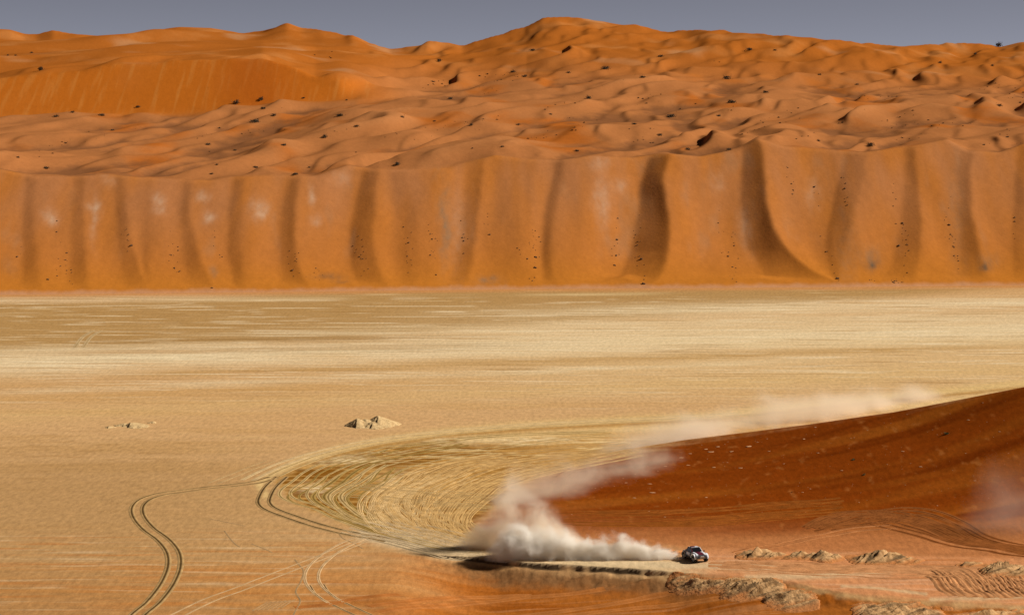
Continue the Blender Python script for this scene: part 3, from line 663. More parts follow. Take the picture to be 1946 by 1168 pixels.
def outcrop(x0, x1, yb, hpx, dep, seed, label, shear=.9, pale=.5, group='crusted outcrops of pale earth', sharp=1.0):
    (xa, xb), (ya, yb_), _ = ground_hit([x0, x1], [yb[0], yb[1]])
    cx, cy = (xa + xb) / 2, (ya + yb_) / 2; d = cy; h_ = hpx * d / FPX * (.75 if yb[0] < 1090 else .68)
    w_ = abs(xb - xa) * 1.25; sl_ = (yb_ - ya) / (xb - xa)
    def hf(U, V, X, Y):
        yy = (Y - cy - sl_ * (X - cx)); vv = yy / (dep / 2) + .25 * fbm(X / 3, Y / 5, 2, seed)
        env = np.clip(1 - (np.abs(U) * 1.08) ** 2.2, 0, 1) * np.clip(1 - np.abs(vv), 0, 1) ** 1.1
        k = X - shear * yy
        wx = k + .8 * fbm(X / 2.5, Y / 2.5, 2, seed + 2)
        r = np.clip(ridged(wx / 1.9, yy / 9 + seed, 4, seed), 0, 1.1) ** 2.2
        lump = np.clip(.42 + 1.2 * np.clip(fbm(k / 4.0, yy / 9, 2, seed + 3) + .3, 0, 1), 0, 1.25)
        st = fbm(X / .8, Y / .8, 3, seed + 7)
        h = h_ * 1.25 * env * (.28 + lump * r) + env * .16 * st - .05
        return np.maximum(h, 0) * (env > .01)
    def cf(U, V, X, Y, h):
        n = fbm(X / 1.1, Y / 1.1, 3, seed + 12); k = X - shear * (Y - cy)
        c = np.zeros(X.shape + (3,)) + np.array([.47, .275, .125])
        c = mix(c, [.25, .13, .052], sst(-.1, .4, n))
        c = mix(c, [.11, .068, .034], sst(.05, .45, fbm(k / 1.2, (Y - cy) / 4, 3, seed + 15)) * .9 * sst(.05, .3, h))
        return mix(c, [.42, .165, .055], sst(.42, .06, h + .16 * n))
    return tag(patch('crust_outcrop', cx, cy, w_, dep + abs(sl_) * w_, hf, cf), label, 'outcrop', group)
outcrop(1225, 1300, (1049, 1049), 9, 4, 700, 'low pale sand hummock just behind the racing pickup, half hidden in its dust')
outcrop(1398, 1500, (1056, 1056), 20, 6, 710, 'pale crusted ridge nearest to the right of the racing pickup, grey on its left side')
outcrop(1478, 1606, (1058, 1060), 18, 6, 720, 'long low crusted ridge between two others on the pink sand beyond the lane')
outcrop(1612, 1750, (1062, 1064), 22, 7, 730, 'pale crusted ridge with a pointed top on pink sand under the curving dune tracks')
outcrop(1815, 1880, (1074, 1074), 12, 4, 740, 'very small pale crust hump on pink sand left of the grey right-edge bank')
outcrop(1866, 1985, (1086, 1084), 26, 8, 750, 'grey-brown crusted bank cut off by the right edge above the churned drifts', shear=1.6)
outcrop(1270, 1392, (1112, 1114), 20, 7, 760, 'brown broken crust just below the car lane, below and in front of the pickup', shear=1.6)
outcrop(1368, 1490, (1120, 1118), 26, 9, 770, 'dark jagged crust ridge sloping down leftwards between two other crusts right of the pickup', shear=1.8)
outcrop(1452, 1552, (1138, 1138), 30, 9, 780, 'pale crust hummock with dark gullies in front of the pale sand tongue', shear=1.8)
outcrop(1628, 1790, (1168, 1168), 34, 10, 790, 'tall dark crust ridge with two pale peaks beside the churned drifts at lower right', shear=1.4)
outcrop(1785, 1812, (1156, 1156), 8, 2.2, 800, 'tiny lone crust lump between the two big crust ridges at lower right')
outcrop(1800, 1990, (1180, 1178), 24, 9, 810, 'long dark crust ridge in the bottom right corner', shear=1.4)

def mound(name, px, py, wpx, peaks, seed, label, asp=.8):
    x, y = on_plane(px, py, 0); x = float(x); y = float(y); sc = y / FPX
    peaks = [(a_, b_, c_ * (.82 if wpx > 100 else .66), d_, e_) for a_, b_, c_, d_, e_ in peaks]
    w_ = wpx * sc
    def hf(U, V, X, Y):
        h = np.zeros(X.shape) - 1
        for (ox, oy, hp, rl, rr) in peaks:
            dx_ = (X - x) - ox * sc; dy_ = (Y - y) - oy
            hh = hp * sc
            ang = np.arctan2(dy_, dx_); rad = np.where(dx_ < 0, rl, rr) * sc
            rr_ = np.hypot(dx_, dy_ / asp) / rad * (1 + .10 * np.sin(ang * 3 + seed) + .04 * np.sin(ang * 7 + seed * 2))
            h = np.maximum(h, hh * (np.sqrt((1 - np.minimum(rr_, 1)) ** 2 + .004) - .063 - .25 * np.maximum(rr_ - 1, 0)))
        h = h + .14 * fbm(X / 1.2, Y / 1.2, 3, seed) * (h > 0)
        return np.maximum(h, 0)
    def cf(U, V, X, Y, h):
        n = fbm(X / .8, Y / .8, 3, seed + 4)
        c = np.zeros(X.shape + (3,)) + np.array([.54, .37, .18])
        c = mix(c, [.40, .25, .11], sst(0, .5, n))
        gy, gx = np.gradient(h); left = sst(.012, .05, gx)          # the left sides are darker
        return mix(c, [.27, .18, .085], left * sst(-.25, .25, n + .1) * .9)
    return tag(patch(name, x, y, w_, w_ * asp * 1.1, hf, cf, .12), label, 'sand mound', 'sand mounds on the flat')
mound('sand_mound', 706, 808, 120, [(-28, -.5, 19, 26, 40), (11, .8, 24, 34, 48), (-12, .2, 17, 30, 40), (2, -1.2, 12, 30, 44), (0, 0, 4.5, 50, 58)], 820, 'pale twin-peaked sand mound standing alone on the flat, above the bend of tracks')
mound('sand_mound', 248, 809, 90, [(0, 0, 11, 16, 42), (-14, .5, 8, 20, 24)], 830, 'low flat sand mound far left on the flat')
mound('sand_mound', 206, 812, 34, [(0, 0, 5, 9, 14)], 840, 'tiny stony hump touching the left side of the low flat mound')
mound('sand_mound', 290, 803, 26, [(2, 0, 5, 12, 8)], 850, 'tiny pointed hump to the right of the low flat mound')

# ================================================================== shrubs, tufts, clods, stones
m_twig = plain('dry_twigs', (.060, .042, .020), .9, vary=.4, scale=3)
m_green = plain('green_leaves', (.075, .085, .022), .85, vary=.4, scale=3)
m_clod = plain('dark_clod', (.10, .052, .022), .95, vary=.3, scale=4)
m_pale = plain('pale_stone', (.46, .24, .11), .9, vary=.2, scale=4)
def shrub_mesh(name, seed, n, spread, up, mat, tight=.6):
    r = random.Random(seed); bm = bmesh.new()
    for i in range(max(6, n // 9)):        # stems
        a = r.uniform(0, 6.283); el = r.uniform(.35, 1.4)
        tip = Vector((math.cos(a) * math.cos(el) * spread, math.sin(a) * math.cos(el) * spread, math.sin(el) * up)) * r.uniform(.6, 1)
        side = Vector((-math.sin(a), math.cos(a), 0)) * .035
        b = Vector((r.uniform(-.1, .1), r.uniform(-.1, .1), -.05))
        vs = [bm.verts.new(b - side), bm.verts.new(b + side), bm.verts.new(tip + side * .3), bm.verts.new(tip - side * .3)]
        bm.faces.new(vs)
        up_ = Vector((0, 0, .035)); vs = [bm.verts.new(b - up_), bm.verts.new(b + up_), bm.verts.new(tip + up_ * .3), bm.verts.new(tip - up_ * .3)]
        bm.faces.new(vs)
    lobes = [(Vector((r.uniform(-tight, tight) * spread, r.uniform(-tight, tight) * spread, r.uniform(.25, .8) * up)), r.uniform(.25, .5)) for _ in range(6)]
    for i in range(n):                     # leaf sprays
        c, q = r.choice(lobes)
        p = c + Vector((r.gauss(0, 1) * spread, r.gauss(0, 1) * spread, r.gauss(0, .7) * up)) * q * .75
        p.z = max(.02, p.z)
        d = Vector((r.gauss(0, 1), r.gauss(0, 1), r.gauss(.6, .8))).normalized(); e = d.orthogonal().normalized()
        e.rotate(Matrix.Rotation(r.uniform(0, 6.28), 3, d)); l_ = r.uniform(.10, .24); w_ = l_ * .4
        vs = [bm.verts.new(p - e * w_), bm.verts.new(p + e * w_), bm.verts.new(p + d * l_ * 1.6)]
        bm.faces.new(vs)
    me = bpy.data.meshes.new(name); bm.to_mesh(me); bm.free(); me.materials.append(mat); return me
def tuft_mesh(name, seed, mat):
    r = random.Random(seed); bm = bmesh.new()
    for i in range(46):
        a = r.uniform(0, 6.283); el = r.uniform(.1, 1.45); l_ = r.uniform(.45, .95)
        d = Vector((math.cos(a) * math.cos(el), math.sin(a) * math.cos(el), math.sin(el) * .7)) * l_
        s_ = Vector((-math.sin(a), math.cos(a), r.uniform(-.4, .4))) * r.uniform(.06, .13); b = Vector((r.uniform(-.06, .06), r.uniform(-.06, .06), 0))
        bm.faces.new([bm.verts.new(b - s_ * .3), bm.verts.new(b + d * .6 - s_), bm.verts.new(b + d), bm.verts.new(b + d * .6 + s_)])
    me = bpy.data.meshes.new(name); bm.to_mesh(me); bm.free(); me.materials.append(mat); return me
def rock_mesh(name, seed, mat):
    r = random.Random(seed); bm = bmesh.new(); bmesh.ops.create_icosphere(bm, subdivisions=2, radius=.5)
    for v in bm.verts:
        k = 1 + .35 * math.sin(v.co.x * 7 + seed) * math.cos(v.co.y * 6 + seed * 2) + r.uniform(-.12, .12)
        v.co *= k; v.co.z *= .7
    me = bpy.data.meshes.new(name); bm.to_mesh(me); bm.free(); me.materials.append(mat); return me
SHR = [shrub_mesh('shrub', 900 + i, 260, 1.0, .9, m_twig) for i in range(4)]
TUF = [tuft_mesh('tuft', 920 + i, m_twig) for i in range(4)]
GRN = [shrub_mesh('green_shrub', 940 + i, 220, .9, .8, m_green) for i in range(2)]
CLD = [rock_mesh('clod', 3 + i, m_clod) for i in range(4)]
PAL = [rock_mesh('stone', 13 + i, m_pale) for i in range(4)]
def put(name, me, loc, sc, rz, label, cat, group=None):
    o = bpy.data.objects.new(name, me); C.objects.link(o); o.location = loc; o.scale = sc if hasattr(sc, '__len__') else (sc,) * 3; o.rotation_euler = (0, 0, rz)
    return tag(o, label, cat, group)
Q = random.Random(77)
# (px, py of the base, width in px, label or None)
BIG = [(76, 134, 13, 'small upright shrub high on the dunes at far left, above the big shaded slip face'), (106, 222, 13, 'dark shrub at the foot of the smooth upper slip face, far left'), (262, 205, 11, 'dark shrub at the foot of the upper slip face, left of the largest pair'),
       (448, 198, 15, 'spiky shrub below the middle of the smooth upper slip face'), (497, 195, 12, 'round shrub right of the spiky one under the upper slip face'), (486, 232, 22, 'wide sprawling shrub on the pale plateau under the upper slip face'), (617, 261, 17, 'dark bush on the plateau left of centre, between low ripples'),
       (88, 320, 14, 'lone bush near the brink of the fluted wall at far left'), (755, 313, 17, 'very dark low bush sitting on the brink of the fluted wall, left of centre'), (833, 117, 11, 'upright shrub on the slope below the low gap in the skyline'), (1013, 96, 15, 'shrub on the left shoulder of the highest dune'),
       (974, 137, 13, 'round shrub below the shoulder of the highest dune'), (1150, 132, 19, 'dark shrub in the hollow below the right side of the highest dune'), (1222, 148, 14, 'shrub at the right end of the dark hollow below the highest dune'), (1118, 187, 17, 'low very dark bush in the middle of the rippled field'),
       (1274, 222, 20, 'greyish bush at the end of a long curved ripple right of centre'), (1206, 236, 12, 'small very dark round bush left of the greyish bush'), (1253, 258, 13, 'dark bush behind the brink near the deepest flute'), (1382, 150, 20, 'large bushy shrub on the right half of the rippled field, upper of a pair'), (1389, 195, 20, 'large dark bush right of centre, lower of a pair'),
       (1454, 176, 14, 'round dark bush in a hollow right of the large pair'), (1366, 221, 12, 'small flat dark bush under the large pair'), (1655, 277, 20, 'long dark bush on the brink of the fluted wall, right'), (1897, 86, 15, 'tall thin bush standing on the skyline at far right'), (1898, 202, 14, 'dark bush on the slope at far right'),
       (1425, 95, 16, 'wide dark shrub patch under the skyline right of the highest dune'), (1854, 103, 10, None), (1557, 143, 9, None), (1629, 161, 9, None), (1886, 125, 10, None), (1787, 120, 11, None), (1473, 96, 9, None), (1255, 108, 13, None), (1385, 284, 12, None), (1308, 284, 14, None), (1555, 268, 11, None), (1915, 260, 8, None),
       (1097, 287, 12, None), (955, 279, 9, None), (984, 237, 11, None), (896, 238, 12, None), (765, 223, 12, None), (826, 230, 8, None), (677, 240, 12, None), (1047, 218, 9, None), (1080, 138, 10, None), (997, 146, 14, None), (823, 157, 10, None), (857, 188, 13, None), (137, 215, 11, None), (195, 220, 16, None), (500, 208, 13, None), (520, 220, 13, None),
       (644, 221, 18, None), (577, 190, 8, None), (659, 190, 7, None), (214, 248, 9, None), (395, 275, 13, None), (486, 318, 12, None), (562, 331, 14, None), (402, 330, 9, None), (412, 313, 8, None), (587, 318, 8, None), (15, 105, 7, None), (30, 106, 7, None), (61, 101, 8, None), (540, 276, 14, None), (33, 299, 9, None), (447, 286, 9, None)]
for (px, py, wpx, lab) in BIG:
    x, y, z, i, j = dune_hit(px, py + 1)
    s_ = wpx * y / FPX / 2.4
    tall = 1.5 if lab and ('upright' in lab or 'tall' in lab or 'spiky' in lab) else .85
    put('shrub', Q.choice(SHR), (x, y, z - .1 * s_), (s_, s_, s_ * tall), Q.uniform(0, 6.28), lab or 'small dark desert shrub among the ripples above the fluted sand wall', 'shrub', 'shrubs on the far dunes')
# tufts in the hollows, in trailing lines
cnt = 0; tries = 0
pend = []
while cnt < 290 and tries < 9000:
    tries += 1
    if not pend:
        px = Q.uniform(-5, 1950); py = Q.triangular(95, 335, 235)
        n = Q.choice([1, 2, 4, 6, 9, 12])
        for k in range(n): pend.append((px + k * Q.uniform(5, 12), py - k * Q.uniform(.8, 3.2) + Q.uniform(-3, 3)))
    px, py = pend.pop()
    x, y, z, i, j = dune_hit(px, py)
    if DFACE[i, j] > .2 or y < 735 or y > 1500: continue
    if px < 800 and 112 < py < 205: continue
    if DDZ[i, j] > 1.0 and Q.random() < .7: continue
    s_ = (1.6 + min(3.4, Q.expovariate(.9))) * y / FPX
    put('tuft', Q.choice(TUF), (x, y, z - .05), (s_, s_, s_ * Q.uniform(.7, 1.1)), Q.uniform(0, 6.28), 'tiny dark tuft of dry grass scattered over the rippled dune field', 'grass tuft', 'grass tufts on the far dunes'); cnt += 1
# clods that rolled down the fluted face
STRM = [(110, 380, 530), (130, 440, 545), (320, 400, 500), (330, 440, 520), (410, 430, 500), (240, 430, 480), (555, 470, 530), (570, 480, 530), (690, 440, 530), (683, 450, 525), (600, 480, 540), (770, 420, 520), (815, 390, 520), (825, 420, 530), (880, 400, 500), (985, 400, 500), (1015, 420, 510), (1020, 430, 490), (1005, 450, 540),
        (1165, 380, 500), (1175, 400, 490), (1222, 370, 540), (1215, 420, 540), (1365, 360, 480), (1375, 400, 530), (1400, 440, 520), (1390, 460, 540), (1500, 300, 380), (1555, 340, 480), (1570, 430, 520), (1585, 460, 540), (1608, 320, 420), (1700, 340, 440), (1715, 400, 530), (1722, 420, 510), (1800, 340, 420), (1805, 360, 520), (1815, 440, 520), (1930, 390, 460), (1660, 530, 536), (1700, 530, 538), (40, 460, 500), (780, 450, 520), (930, 380, 500)]
for n in range(295):
    a = Q.choice(STRM); t = Q.betavariate(1.8, 1.4)
    px = a[0] + Q.gauss(0, 5) + (t - .5) * 10; py = lerp(a[1], a[2], t)
    x, y, z, i, j = dune_hit(px, py)
    if z < 1: continue
    s_ = min(6, 1.5 + Q.expovariate(1.1)) * y / FPX
    put('sand_clod', Q.choice(CLD), (x, y, z), s_, Q.uniform(0, 6.28), 'small dark clod lying on the fluted orange sand wall', 'sand clod', 'clods on the fluted sand wall')
for (px, py, wd, lab) in ((91, 532, 5, 'dark boulder near the foot of the fluted wall at far left'), (403, 548, 4, 'dark boulder at the foot of the fluted wall under its fifth pale flute'), (1018, 490, 6, 'dark boulder low on the fluted wall, upper of two near the centre'), (1017, 510, 6, 'dark boulder low on the fluted wall, lower of two near the centre'), (1168, 505, 5, 'dark boulder alone low on the wall left of the deepest flute'), (1223, 540, 7, 'dark boulder at the foot of the deepest shaded flute')):
    x, y, z, i, j = dune_hit(px, py); put('boulder', CLD[0], (x, y, z), wd * y / FPX, .5, lab, 'boulder')
# green shrubs on the red dune
for (px, py, wd, lab) in ((1800, 824, 13, 'small green shrub highest on the dark red dune at the right'), (1642, 903, 8, 'small green shrub in the middle of the red dune slope'), (1621, 873, 9, 'faint olive shrub on the red dune above and left of the middle green one'), (1505, 934, 4, 'tiny dark shrub low on the red dune')):
    x, y, z = [float(a[0]) for a in ground_hit([px], [py])]
    s_ = wd * y / FPX / 2; put('green_shrub', Q.choice(GRN), (x, y, z), (s_, s_, s_ * .8), Q.uniform(0, 6), lab, 'shrub', 'green shrubs on the red dune')
# pale stones on the red dune
PST = [(1352, 858, 13), (1342, 853, 9), (1365, 849, 9), (1391, 857, 8), (1424, 848, 14), (1312, 861, 7), (1295, 869, 9), (1308, 883, 8), (1408, 889, 9), (1357, 888, 8), (1235, 919, 8), (1240, 936, 11), (1206, 946, 8), (1550, 812, 6), (1716, 857, 7), (1841, 798, 7), (1900, 820, 5), (1750, 887, 8), (1555, 860, 6), (1600, 893, 6), (1190, 917, 6), (1265, 885, 7), (1440, 840, 6), (1462, 857, 6), (1490, 880, 5)]
gx, gy, gz = ground_hit([p[0] for p in PST], [p[1] for p in PST])
for (p, x, y, z) in zip(PST, gx, gy, gz):
    s_ = p[2] * y / FPX; put('pale_stone', Q.choice(PAL), (float(x), float(y), float(z)), (s_, s_ * .6, s_ * .22), Q.uniform(-.4, .4), 'pale salt stone lying on the dark red dune slope, one of the larger ones', 'stone', 'larger pale stones on the red dune')
pp = [(Q.uniform(1050, 1946), 0) for _ in range(230)]
pp = [(x, Q.uniform(interp(x, [(1050, 930), (1300, 850), (1540, 815), (1946, 748)]), interp(x, [(1050, 985), (1300, 985), (1946, 960)]))) for x, _ in pp]
gx, gy, gz = ground_hit([p[0] for p in pp], [p[1] for p in pp])
for x, y, z in zip(gx, gy, gz):
    s_ = (.8 + Q.expovariate(1.5)) * y / FPX
    put('pale_stone', Q.choice(PAL), (float(x), float(y), float(z)), (s_ * 1.3, s_, s_ * .4), Q.uniform(-.4, .4), 'tiny pale fleck of stone scattered on the dark red dune slope', 'stone', 'tiny pale stones on the red dune')

# ================================================================== rally pickup
m_white = plain('white_paint', (.78, .78, .80), .3, spec=.5, vary=.06, scale=2, coat=.5)
m_grey = plain('silver_blue_paint', (.21, .225, .26), .35, spec=.5, vary=.1, scale=2, coat=.4)
m_maroon = plain('maroon_paint', (.10, .011, .020), .3, spec=.5, vary=.15, scale=3, coat=.5)
m_black = plain('black_plastic', (.012, .012, .014), .6, vary=.3, scale=5)
m_tyre = plain('dusty_rubber', (.020, .018, .017), .9, vary=.4, scale=8)
m_rim = plain('grey_rim', (.30, .29, .29), .5, metal=.6, vary=.2, scale=5)
m_glass = plain('dark_glass', (.008, .008, .010), .08, spec=.6, vary=.1)
m_plate = plain('dusty_skid_plate', (.22, .15, .09), .8, vary=.35, scale=4)
m_lamp = plain('lamp_lens', (.75, .78, .8), .1, spec=.7, vary=.05)
def obj(name, bm, mat, parent, bev=0., smooth=False):
    if bev: bmesh.ops.bevel(bm, geom=[e for e in bm.edges if e.is_manifold and e.calc_face_angle(0) > .35], offset=bev, segments=2, affect='EDGES', profile=.6)
    bmesh.ops.recalc_face_normals(bm, faces=bm.faces)
    me = bpy.data.meshes.new(name); bm.to_mesh(me); bm.free(); me.materials.append(mat)
    if smooth:
        for p in me.polygons: p.use_smooth = True
    o = bpy.data.objects.new(name, me); C.objects.link(o); o.parent = parent; return o
def prism(prof, y0, y1, bm=None, tap=None):
    """side profile (x, z) spun out from y0 to y1; tap(x, z) narrows the half width"""
    bm = bm or bmesh.new(); a = []; b = []
    for (x, z) in prof:
        k = tap(x, z) if tap else 1
        a.append(bm.verts.new((x, y0 * k, z))); b.append(bm.verts.new((x, y1 * k, z)))
    bm.faces.new(a); bm.faces.new(list(reversed(b))); n = len(prof)
    for i in range(n): bm.faces.new((a[i], b[i], b[(i + 1) % n], a[(i + 1) % n]))
    return bm
def boxb(x0, x1, y0, y1, z0, z1, bm=None):
    return prism([(x0, z0), (x1, z0), (x1, z1), (x0, z1)], y0, y1, bm)
def slab(q, n, t):
    """four corners thickened by t along n"""
    bm = bmesh.new(); n = Vector(n).normalized() * t
    a = [bm.verts.new(p) for p in q]; b = [bm.verts.new(Vector(p) + n) for p in q]
    bm.faces.new(a); bm.faces.new(list(reversed(b)))
    for i in range(4): bm.faces.new((a[i], b[i], b[(i + 1) % 4], a[(i + 1) % 4]))
    return bm
def lathe(prof, n=28, rib=0):
    """profile (radius, y) turned about the y axis"""
    bm = bmesh.new(); rings = []
    for i in range(n):
        a = 2 * math.pi * i / n; rings.append([bm.verts.new(((r + (rib if (i % 2 and r > .42) else 0)) * math.cos(a), y, (r + (rib if (i % 2 and r > .42) else 0)) * math.sin(a))) for r, y in prof])
    for i in range(n):
        A, B = rings[i], rings[(i + 1) % n]
        for k in range(len(prof) - 1): bm.faces.new((A[k], A[k + 1], B[k + 1], B[k]))
    return bm
cx_, cy_, cz_ = [float(a[0]) for a in ground_hit([1321], [1063])]
car = bpy.data.objects.new('rally_pickup', None); C.objects.link(car)
tag(car, 'white and maroon rally pickup racing along the pale lane with dust behind it', 'pickup')
WR = .47
car.location = (cx_, cy_, cz_ + .05); car.rotation_euler = (0, math.radians(-3.5), math.radians(-68)); car.scale = (.93,) * 3
def arch(cx0, r, z0, a0=0, a1=180, n=10): return [(cx0 + r * math.cos(math.radians(lerp(a0, a1, i / n))), z0 + r * math.sin(math.radians(lerp(a0, a1, i / n)))) for i in range(n + 1)]
FX, RX = 1.48, -1.52
prof = [(-2.12, .72), (-2.16, 1.16), (-2.05, 1.25), (-1.0, 1.27), (.80, 1.26), (1.55, 1.17), (2.08, 1.04), (2.26, .90), (2.28, .66), (2.12, .56)]
prof += arch(FX, .57, .50, 0, 180)[:] + arch(RX, .57, .50, 0, 180)
tp = lambda x, z: 1 - .10 * float(sst(1.2, 2.3, x)) - .05 * float(sst(.9, 1.3, z))
body = obj('body', prism(prof, -.96, .96, tap=tp), m_grey, car, .035)
hood = obj('hood', prism([(.78, 1.255), (1.50, 1.18), (2.06, 1.045), (2.09, 1.07), (1.55, 1.225), (.80, 1.305)], -.86, .86, tap=tp), m_white, car, .01)
hp = obj('hood_panel', prism([(.84, 1.31), (1.55, 1.228), (2.10, 1.06), (2.11, 1.072), (1.56, 1.245), (.84, 1.325)], -.50, .46), m_maroon, hood, .004)
nose = obj('nose', prism([(2.05, 1.05), (2.20, .98), (2.32, .84), (2.33, .60), (2.20, .60), (2.05, .9)], -.72, .72), m_black, car, .015)
obj('grille_strip', boxb(2.315, 2.345, -.26, .26, .815, .865), m_white, nose)
obj('grille_bar', boxb(2.31, 2.335, -.55, .55, .90, .935), m_maroon, nose)
cab_b = [(-1.02, 1.25), (.86, 1.25), (.12, 1.80), (-.78, 1.82)]
bm = bmesh.new(); lo = [(-1.05, -.90), (.86, -.88), (.86, .88), (-1.05, .90)]; hi = [(-.88, -.74), (.16, -.73), (.16, .73), (-.88, .74)]
vl = [bm.verts.new((x, y, 1.24)) for x, y in lo]; vh = [bm.verts.new((x, y, 1.86)) for x, y in hi]
bm.faces.new(vl); bm.faces.new(vh)
for i in range(4): bm.faces.new((vl[i], vl[(i + 1) % 4], vh[(i + 1) % 4], vh[i]))
cab = obj('cab', bm, m_black, car, .02)
def onq(q, u, v):      # bilinear on a quad
    a = Vector(q[0]).lerp(Vector(q[1]), u); b = Vector(q[3]).lerp(Vector(q[2]), u); return a.lerp(b, v)
def inset(q, u0, u1, v0, v1): return [onq(q, u0, v0), onq(q, u1, v0), onq(q, u1, v1), onq(q, u0, v1)]
front = [(.86, -.88, 1.24), (.86, .88, 1.24), (.16, .73, 1.86), (.16, -.73, 1.86)]
obj('windshield', slab(inset(front, .05, .95, .10, .90), (.56, 0, .76), .012), m_glass, cab)
for sy in (-1, 1):
    side = [(-1.05, sy * .90, 1.24), (.86, sy * .88, 1.24), (.16, sy * .73, 1.86), (-.88, sy * .74, 1.86)]
    obj('side_window', slab(inset(side, .50, .90, .14, .86), (0, sy, .3), .012), m_glass, cab)
    obj('side_window', slab(inset(side, .12, .44, .14, .86), (0, sy, .3), .012), m_glass, cab)
    fp = slab([onq(front, .5 + sy * .455, 0), onq(front, .5 + sy * .50, 0), onq(front, .5 + sy * .50, 1), onq(front, .5 + sy * .455, 1)], (.56, 0, .76), .02)
    obj('pillar', fp, m_white if sy > 0 else m_maroon, cab)
    obj('number_panel', slab(inset(side, .2, .62, -.62, -.06), (0, sy, .1), .12), m_white, body)
roof = obj('roof_panel', boxb(-.80, .10, -.64, .64, 1.857, 1.885), m_white, cab, .008)
obj('roof_scoop', prism([(-.62, 1.882), (.02, 1.882), (-.04, 1.98), (-.52, 1.99)], -.50, .0), m_maroon, cab, .015)
obj('bed_cover', prism([(-2.02, 1.26), (-1.08, 1.26), (-.98, 1.62), (-1.25, 1.58)], -.62, .62), m_grey, car, .03)
for sy in (-1, 1):
    for wx, nm in ((FX, 'front'), (RX, 'rear')):
        ring = [(wx + .70 * math.cos(a), .50 + .66 * math.sin(a)) for a in np.linspace(-.05, math.pi + .05, 13)] + [(wx + .57 * math.cos(a), .50 + .55 * math.sin(a)) for a in np.linspace(math.pi + .05, -.05, 13)]
        obj('fender_flare', prism(ring, sy * .90, sy * 1.15), m_white if (nm == 'front') else m_grey, car, .012)
        wh = bpy.data.objects.new('wheel', None); C.objects.link(wh); wh.parent = car; wh.location = (wx, sy * .985, WR - (.125 if nm == 'front' else -.04))
        wh.rotation_euler = (0, 0, math.radians(8) if nm == 'front' else 0)
        obj('tyre', lathe([(.27, -.14), (.40, -.165), (.455, -.14), (.468, -.06), (.468, .06), (.455, .14), (.40, .165), (.27, .14)], 32, .012), m_tyre, wh)
        bm = lathe([(.275, -.13), (.28, .13), (.25, .12), (.22, .07), (.07, .09), (.0, .09)] if sy > 0 else [(.275, .13), (.28, -.13), (.25, -.12), (.22, -.07), (.07, -.09), (.0, -.09)], 24)
        obj('rim', bm, m_rim, wh)
    obj('headlight', prism([(1.99, .98), (2.16, .97), (2.10, 1.05), (1.95, 1.08)], sy * .58, sy * .84), m_lamp, car, .008)
    bm = bmesh.new(); boxb(.70, .86, sy * .98, sy * 1.20, 1.28, 1.42, bm); boxb(.74, .80, sy * .84, sy * 1.0, 1.30, 1.33, bm)
    obj('mirror', bm, m_black, car, .012)
    obj('sill', boxb(-.90, .86, sy * .93, sy * 1.04, .44, .58), m_black, car, .02)
    obj('mud_flap', boxb(-2.06, -2.03, sy * .84, sy * 1.12, .22, .70), m_black, car)
obj('skid_plate', prism([(2.30, .60), (2.33, .78), (2.38, .78), (2.36, .58), (1.9, .36), (1.88, .40)], -.42, .42), m_plate, car, .01)
bmp = obj('bumper', prism([(2.16, .60), (2.36, .60), (2.36, .72), (2.16, .74)], -.86, -.44), m_black, car, .02)
obj('bumper', prism([(2.16, .60), (2.36, .60), (2.36, .72), (2.16, .74)], .44, .86), m_black, car, .02)
obj('underbody', boxb(-2.0, 2.0, -.70, .70, .38, .62), m_black, car)
for wx in (FX, RX): obj('axle', lathe([(.0, -.85), (.07, -.85), (.07, .85), (.0, .85)], 10), m_black, car).location = (wx, 0, WR)
bmb = obj('rear_bumper', boxb(-2.24, -2.10, -.85, .85, .58, .74), m_black, car, .02)
ant = obj('antenna', lathe([(.0, 0), (.012, 0), (.006, .7), (0, .7)], 8), m_black, car); ant.location = (-.6, .3, 1.87); ant.rotation_euler = (math.radians(90), 0, 0)

